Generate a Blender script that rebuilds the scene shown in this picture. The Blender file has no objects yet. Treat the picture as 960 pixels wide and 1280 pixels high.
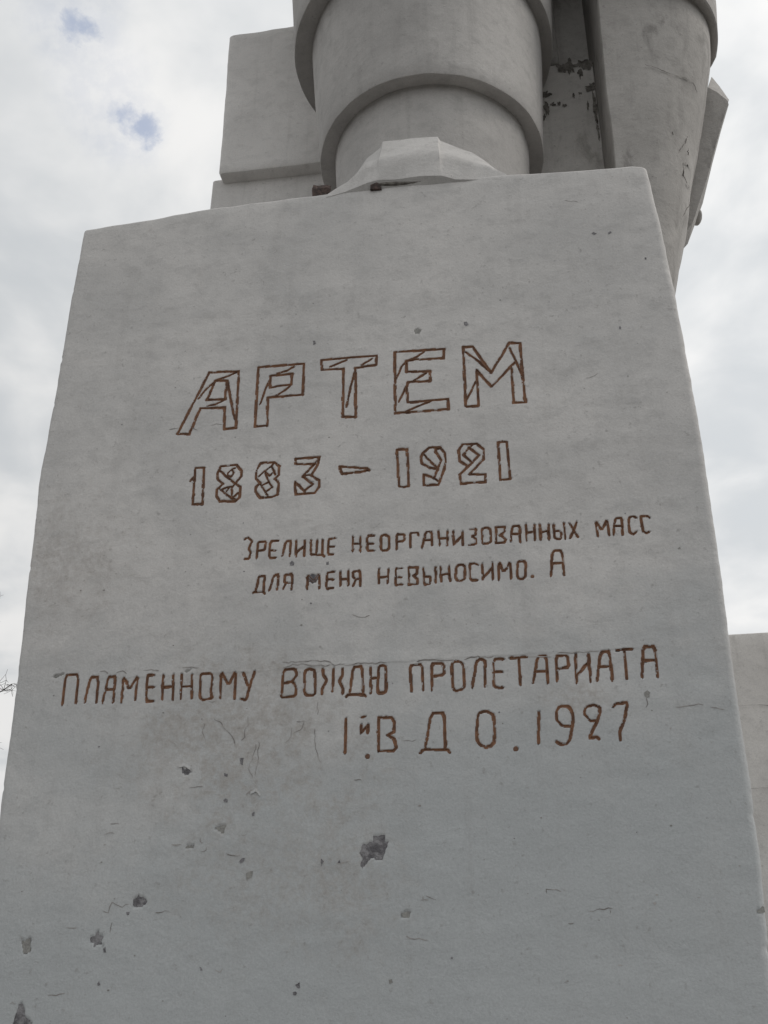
import bpy, bmesh, math, random
from mathutils import Vector, Matrix, noise
random.seed(7)
C = bpy.context.scene.collection
S = bpy.context.scene
R = math.radians

# ------------------------------------------------------------------ camera
cd = bpy.data.cameras.new('camera'); cam = bpy.data.objects.new('camera', cd); C.objects.link(cam)
S.camera = cam
r_ = Vector((0.98740152, 0.1580958, 0.00663068)); u_ = Vector((0.06826951, -0.46343798, 0.88349562)); f_ = Vector((-0.14274985, 0.87191224, 0.46839249))
m = Matrix((r_, u_, -f_)).transposed().to_4x4(); m.translation = (0, -4.0, 1.6)
cam.matrix_world = m
cd.sensor_width = 36; cd.sensor_fit = 'AUTO'; cd.lens = 1295 / 1280 * 36
cd.clip_start = .05; cd.clip_end = 3000

# ------------------------------------------------------------------ sky and light
SUN_EL, SUN_AZ = R(40), R(84)          # veiled sun, off to the right
SD = Vector((math.sin(SUN_AZ) * math.cos(SUN_EL), math.cos(SUN_AZ) * math.cos(SUN_EL), math.sin(SUN_EL)))
W = bpy.data.worlds.new('World'); S.world = W; W.use_nodes = True
nt = W.node_tree; N = nt.nodes; N.clear()
def nd(nt, t, **k):
    n = nt.nodes.new(t)
    for a, v in k.items():
        if a.startswith('i_'): n.inputs[a[2:].replace('_', ' ')].default_value = v
        else: setattr(n, a, v)
    return n
def mth(nt, op, a, b=None, c=None):
    n = nt.nodes.new('ShaderNodeMath'); n.operation = op
    for i, v in enumerate((a, b, c)):
        if v is None: continue
        if isinstance(v, (int, float)): n.inputs[i].default_value = v
        else: nt.links.new(v, n.inputs[i])
    return n.outputs[0]
def mrange(nt, v, a, b, c=0., d=1., smooth=True):
    n = nt.nodes.new('ShaderNodeMapRange'); n.interpolation_type = 'SMOOTHSTEP' if smooth else 'LINEAR'
    nt.links.new(v, n.inputs[0])
    for i, x in enumerate((a, b, c, d)): n.inputs[i + 1].default_value = x
    return n.outputs[0]
def mixc(nt, fac, a, b, blend='MIX'):
    n = nt.nodes.new('ShaderNodeMix'); n.data_type = 'RGBA'; n.blend_type = blend
    for k, v in ((0, fac), (6, a), (7, b)):
        if isinstance(v, (int, float)): n.inputs[k].default_value = v
        elif isinstance(v, tuple): n.inputs[k].default_value = v if len(v) == 4 else v + (1,)
        else: nt.links.new(v, n.inputs[k])
    return n.outputs[2]
def noisen(nt, vec, scale, detail=4, rough=.55, dist=0.):
    n = nd(nt, 'ShaderNodeTexNoise'); n.inputs['Scale'].default_value = scale; n.inputs['Detail'].default_value = detail
    n.inputs['Roughness'].default_value = rough; n.inputs['Distortion'].default_value = dist
    nt.links.new(vec, n.inputs['Vector']); return n
def vmath(nt, op, a, b=None):
    n = nt.nodes.new('ShaderNodeVectorMath'); n.operation = op
    for i, v in enumerate((a, b)):
        if v is None: continue
        if isinstance(v, tuple): n.inputs[i].default_value = v
        else: nt.links.new(v, n.inputs[i])
    return n
out = nd(nt, 'ShaderNodeOutputWorld'); bg = nd(nt, 'ShaderNodeBackground'); bg.inputs['Strength'].default_value = .1
sky = nd(nt, 'ShaderNodeTexSky', sky_type='NISHITA', sun_disc=False, sun_elevation=SUN_EL, sun_rotation=SUN_AZ)
tc = nd(nt, 'ShaderNodeTexCoord')
dirv = tc.outputs['Generated']
sep = nd(nt, 'ShaderNodeSeparateXYZ'); nt.links.new(dirv, sep.inputs[0])
den = mth(nt, 'ADD', mth(nt, 'MAXIMUM', sep.outputs[2], 0.0), .22)
cmb = nd(nt, 'ShaderNodeCombineXYZ')
nt.links.new(mth(nt, 'DIVIDE', sep.outputs[0], den), cmb.inputs[0]); nt.links.new(mth(nt, 'DIVIDE', sep.outputs[1], den), cmb.inputs[1])
cl = cmb.outputs[0]
big = noisen(nt, cl, 1.9, 3, .5, .3).outputs[0]
med = noisen(nt, cl, 5.5, 5, .5, .25).outputs[0]
cloudv = mth(nt, 'ADD', mth(nt, 'MULTIPLY', big, .5), mth(nt, 'MULTIPLY', med, .5))
lum = mrange(nt, cloudv, .38, .60, .67, .88)
sunw = mrange(nt, vmath(nt, 'DOT_PRODUCT', dirv, tuple(SD)).outputs['Value'], -.2, .98, .82, 1.06)
lum = mth(nt, 'MULTIPLY', mth(nt, 'MULTIPLY', lum, sunw), 10.0)
tone = mixc(nt, mrange(nt, cloudv, .36, .6), (.925, .965, 1.0), (1.0, .995, .985))
vm = vmath(nt, 'SCALE', tone); nt.links.new(lum, vm.inputs['Scale'])
# small tears in the cloud deck where blue shows
wob = noisen(nt, dirv, 26, 7, .66, .3)
wv = vmath(nt, 'SCALE', vmath(nt, 'SUBTRACT', wob.outputs['Color'], (.5, .5, .5)).outputs[0]); wv.inputs['Scale'].default_value = .046
dd = vmath(nt, 'NORMALIZE', vmath(nt, 'ADD', dirv, wv.outputs[0]).outputs[0]).outputs[0]
hole = None
for d, a, amp in (((-.34843, .53655, .76858), .0085, .5), ((-.3275, .6030, .7275), .0075, .5), ((-.3385, .5940, .7300), .0065, .3), ((-.3205, .6085, .7260), .0085, .54), ((-.345, .570, .746), .022, .13), ((-.336, .600, .726), .020, .16), ((-.352, .530, .771), .022, .16)):
    dt = vmath(nt, 'DOT_PRODUCT', dd, tuple(Vector(d).normalized())).outputs['Value']
    h = mrange(nt, dt, math.cos(a * 2.5), 1.0, 0, amp)
    hole = h if hole is None else mth(nt, 'MAXIMUM', hole, h)
bluesky = vmath(nt, 'SCALE', vmath(nt, 'MULTIPLY', sky.outputs[0], (.8, 1.05, 1.3)).outputs[0]); bluesky.inputs['Scale'].default_value = 1.3
hole = mth(nt, 'MULTIPLY', hole, mrange(nt, noisen(nt, dirv, 60, 4, .6).outputs[0], .3, .62, .35, 1))
col = mixc(nt, hole, vm.outputs[0], bluesky.outputs[0])
nt.links.new(col, bg.inputs[0]); nt.links.new(bg.outputs[0], out.inputs[0])

sl = bpy.data.lights.new('sun', 'SUN'); sl.energy = .9; sl.angle = R(22); sl.color = (1, .95, .88)
so = bpy.data.objects.new('sun', sl); C.objects.link(so); so.rotation_euler = SD.to_track_quat('Z', 'Y').to_euler(); so.location = (6, 8, 20)
vs = S.view_settings; vs.view_transform = 'Standard'; vs.look = 'None'; vs.exposure = 0.15; vs.gamma = 1; vs.use_curve_mapping = False

# ------------------------------------------------------------------ materials
def newmat(name):
    mt = bpy.data.materials.new(name); mt.use_nodes = True; t = mt.node_tree; b = t.nodes['Principled BSDF']
    b.inputs['Specular IOR Level'].default_value = .2
    return mt, t, b
def mapped(t, vec, sc, loc=(0, 0, 0)):
    mp = nd(t, 'ShaderNodeMapping'); mp.inputs['Scale'].default_value = sc; mp.inputs['Location'].default_value = loc
    t.links.new(vec, mp.inputs['Vector']); return mp.outputs[0]
def limewash(name, light, dark, grime, grime_amt=.5, repaint_shade=None, bump=.5, seed=0., streak=.35, stain=None, dirt=False):
    mt, t, b = newmat(name)
    v = mapped(t, nd(t, 'ShaderNodeTexCoord').outputs['Object'], (1, 1, 1), (seed, seed * .7, 0))
    n1 = noisen(t, v, 1.5, 6, .62, .4).outputs[0]
    n2 = noisen(t, mapped(t, v, (5.5, 5.5, 8)), 1.7, 8, .7, .25).outputs[0]      # trowel and brush marks
    n3 = noisen(t, mapped(t, v, (9, 9, .55)), 1.5, 4, .6, .2).outputs[0]          # rain streaks
    n4 = noisen(t, v, 120, 3, .6).outputs[0]
    n5 = noisen(t, v, 9, 5, .65, .6).outputs[0]
    n6 = noisen(t, v, 38, 4, .65).outputs[0]
    c = mixc(t, mrange(t, n1, .36, .66), dark, light)
    c = mixc(t, mrange(t, n2, .46, .70, 0, .42), c, tuple(x * .76 for x in dark))
    c = mixc(t, mrange(t, n5, .60, .80, 0, grime_amt), c, grime)
    if repaint_shade:  # bluish coat low down; the downward fall-off of light is painted into it
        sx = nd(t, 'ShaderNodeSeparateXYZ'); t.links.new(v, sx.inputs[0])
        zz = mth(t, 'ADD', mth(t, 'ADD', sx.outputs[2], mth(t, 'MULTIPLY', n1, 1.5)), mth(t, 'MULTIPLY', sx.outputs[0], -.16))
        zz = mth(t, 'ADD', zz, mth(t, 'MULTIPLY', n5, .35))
        c = mixc(t, mrange(t, zz, 3.0, 4.6, repaint_shade[3], 0), c, repaint_shade[:3])
    c = mixc(t, mrange(t, n3, .5, .75, 0, streak), c, tuple(x * .72 for x in grime))
    if stain:
        n7 = noisen(t, mapped(t, v, (3, 3, 1.6)), 1.3, 7, .68, .8).outputs[0]
        c = mixc(t, mrange(t, n7, .53, .70, 0, .62), c, stain)
    c = mixc(t, mrange(t, n6, .60, .76, 0, .5), c, tuple(x * .62 for x in grime))
    if dirt:      # brown seepage round the cracked plaster under the dedication, and under the date
        for cx, cz, rx, rz, amt in ((-.47, 2.78, .62, .42, .55), (-.30, 2.25, .5, .35, .3), (.93, 2.86, .22, .08, .5), (-1.3, 3.6, .35, .4, .35), (.05, 2.2, .25, .5, .25)):
            q = vmath(t, 'MULTIPLY', vmath(t, 'SUBTRACT', v, (cx, 0, cz)).outputs[0], (1 / rx, 0, 1 / rz)).outputs[0]
            ln = mth(t, 'ADD', vmath(t, 'LENGTH', q).outputs['Value'], mth(t, 'MULTIPLY', mth(t, 'SUBTRACT', n5, .5), 2.2))
            c = mixc(t, mth(t, 'MULTIPLY', mrange(t, ln, .15, 1.1, amt, 0), mrange(t, n6, .3, .65)), c, (.36, .325, .295))
    hs = nd(t, 'ShaderNodeHueSaturation'); t.links.new(c, hs.inputs['Color']); t.links.new(mrange(t, n4, .25, .75, .91, 1.08, False), hs.inputs['Value'])
    t.links.new(hs.outputs[0], b.inputs['Base Color']); b.inputs['Roughness'].default_value = .88
    hgt = mth(t, 'ADD', mth(t, 'ADD', mth(t, 'MULTIPLY', n2, .8), mth(t, 'MULTIPLY', n5, .9)), mth(t, 'ADD', mth(t, 'MULTIPLY', n4, .10), mth(t, 'MULTIPLY', n6, .35)))
    bp = nd(t, 'ShaderNodeBump'); bp.inputs['Strength'].default_value = bump; bp.inputs['Distance'].default_value = .018
    t.links.new(hgt, bp.inputs['Height']); t.links.new(bp.outputs[0], b.inputs['Normal'])
    return mt
def plain(name, a, bcol, sc=20, rough=.85, bump=.4):
    mt, t, b = newmat(name); v = nd(t, 'ShaderNodeTexCoord').outputs['Object']
    n = noisen(t, v, sc, 5, .65).outputs[0]
    t.links.new(mixc(t, mrange(t, n, .35, .65), a, bcol), b.inputs['Base Color']); b.inputs['Roughness'].default_value = rough
    bp = nd(t, 'ShaderNodeBump'); bp.inputs['Strength'].default_value = bump; bp.inputs['Distance'].default_value = .006
    t.links.new(noisen(t, v, sc * 2.5, 4, .6).outputs[0], bp.inputs['Height']); t.links.new(bp.outputs[0], b.inputs['Normal'])
    return mt
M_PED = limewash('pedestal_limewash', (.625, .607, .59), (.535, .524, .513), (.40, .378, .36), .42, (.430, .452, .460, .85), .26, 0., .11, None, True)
M_STAT = limewash('statue_limewash', (.49, .474, .458), (.41, .396, .384), (.29, .278, .266), .4, None, .26, 3.3, .18)
M_COAT = limewash('weathered_limewash', (.47, .452, .432), (.38, .364, .347), (.22, .21, .20), .6, None, .34, 8.1, .25, (.19, .18, .17))
M_SLOT = limewash('slot_limewash', (.70, .68, .65), (.58, .56, .535), (.36, .34, .32), .5, None, .3, 21.4, .25, (.26, .24, .22))
M_TOE = limewash('fresh_limewash', (.56, .545, .53), (.48, .467, .453), (.36, .345, .33), .45, None, .3, 5.3, .15)
M_BLOCK = limewash('block_limewash', (.72, .70, .68), (.64, .622, .605), (.50, .48, .46), .4, None, .2, 12.4, .2)
M_REAR = limewash('rear_block_limewash', (.72, .70, .675), (.63, .612, .59), (.46, .44, .42), .4, None, .25, 16.2, .3)
M_INK = plain('brown_letter_paint', (.275, .145, .086), (.15, .082, .055), 26, .75, .5)
M_CONC = plain('bare_dark_concrete', (.29, .283, .29), (.125, .12, .127), 38, .95, 1.)
M_PALE = plain('bare_pale_concrete', (.33, .325, .305), (.24, .235, .225), 40, .95, .6)
M_CRACK = plain('crack_dirt', (.42, .40, .385), (.22, .205, .195), 14, .95, .3)
M_SKIRT_DIRT = plain('skirt_crack_dirt', (.24, .225, .21), (.13, .12, .11), 20, .95, .3)
M_BLACK = plain('black_stain_and_shadow', (.10, .092, .082), (.25, .235, .215), 22, .95, .4)  # rotted plaster, and the strip painted as shade under the toe
M_BRICK = plain('red_brick', (.13, .095, .085), (.06, .05, .047), 60, .9, .8)
M_BARK = plain('dark_bark', (.09, .075, .065), (.05, .042, .036), 15, .9, .8)
M_GROUND = plain('gravel_ground', (.13, .125, .115), (.075, .075, .07), 6, .95, .8)
M_PAVE = plain('paving_concrete', (.20, .195, .185), (.13, .125, .12), 4, .9, .5)

# ------------------------------------------------------------------ helpers
def obj(name, bm, mats, parent=None, label=None, smooth=False):
    me = bpy.data.meshes.new(name)
    off = parent_base(parent)
    if off.length: bmesh.ops.translate(bm, verts=bm.verts, vec=-off)
    bm.to_mesh(me); bm.free()
    for mm in (mats if isinstance(mats, (list, tuple)) else [mats]): me.materials.append(mm)
    if smooth:
        for p in me.polygons: p.use_smooth = True
    o = bpy.data.objects.new(name, me); C.objects.link(o)
    if parent: o.parent = parent
    if label: o['label'] = label
    return o
def parent_base(p):
    v = Vector((0, 0, 0))
    while p is not None: v += p.location; p = p.parent
    return v
def thing(name, label, cat, loc=(0, 0, 0)):
    o = bpy.data.objects.new(name, None); C.objects.link(o); o.location = loc; o['label'] = label; o['category'] = cat; o.empty_display_size = .2
    return o
def lerp_tab(tab, x):
    if x <= tab[0][0]: return tab[0][1]
    for (a, va), (b, vb) in zip(tab, tab[1:]):
        if x <= b:
            k = (x - a) / (b - a); return va + (vb - va) * k
    return tab[-1][1]
def loft(bm, rings, close=True, cap=(True, True)):
    vs_ = [[bm.verts.new(p) for p in rg] for rg in rings]
    n = len(rings[0])
    for a, b in zip(vs_, vs_[1:]):
        for i in range(n if close else n - 1):
            j = (i + 1) % n; bm.faces.new((a[i], a[j], b[j], b[i]))
    if cap[0]: bm.faces.new(vs_[0][::-1])
    if cap[1]: bm.faces.new(vs_[-1])
    return vs_
def rough_box(bm, x0, x1, y0, y1, z0, z1, bev=.02, seed=0., amp=.004, step=.06, taper=None):
    """box with worn, slightly uneven rounded edges, rings of a rounded rectangle from bottom to top"""
    def section(z, ins):
        tx = taper(z) if taper else 0
        a0, a1, b0, b1 = x0 + ins + tx, x1 - ins, y0 + ins, y1 - ins
        pts = []; rr = bev
        for cx, cy, s in ((a0 + rr, b0 + rr, 180), (a1 - rr, b0 + rr, 270), (a1 - rr, b1 - rr, 0), (a0 + rr, b1 - rr, 90)):
            for q in range(4):
                an = R(s + q * 30); pts.append((cx + rr * math.cos(an), cy + rr * math.sin(an)))
        full = []
        for i, p in enumerate(pts):
            q = pts[(i + 1) % len(pts)]; d = math.hypot(q[0] - p[0], q[1] - p[1]); k = max(1, int(d / step))
            if i % 4 == 3: full += [(p[0] + (q[0] - p[0]) * j / kk[i], p[1] + (q[1] - p[1]) * j / kk[i]) for j in range(kk[i])]
            else: full.append(p)
        return full
    kk = {3: max(1, int((x1 - x0) / step)), 7: max(1, int((y1 - y0) / step)), 11: max(1, int((x1 - x0) / step)), 15: max(1, int((y1 - y0) / step))}
    zs = [(z0, bev), (z0 + bev * .3, bev * .3), (z0 + bev, 0)]
    nz = max(1, int((z1 - z0) / step))
    zs += [(z0 + bev + (z1 - z0 - 2 * bev) * i / nz, 0) for i in range(1, nz)] + [(z1 - bev, 0), (z1 - bev * .3, bev * .3), (z1, bev)]
    rings = []
    for z, ins in zs:
        rg = []
        for x, y in section(z, ins):
            p = Vector((x, y, z)); d = noise.noise_vector(p * 2.3 + Vector((seed, 0, 0))) * amp + noise.noise_vector(p * 9 + Vector((seed, 5, 0))) * amp * .4
            rg.append(p + d)
        rings.append(rg)
    loft(bm, rings)

# ------------------------------------------------------------------ ground (below the frame)
bm = bmesh.new()
g = 900
bm.faces.new([bm.verts.new(p) for p in ((-g, -g, 0), (g, -g, 0), (g, g, 0), (-g, g, 0))])
o = obj('ground', bm, M_GROUND); o['kind'] = 'structure'
bm = bmesh.new()
bm.faces.new([bm.verts.new(p) for p in ((-7, -9, .004), (6, -9, .004), (6, 7, .004), (-7, 7, .004))])
o = obj('pavement', bm, M_PAVE); o['kind'] = 'structure'

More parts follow.
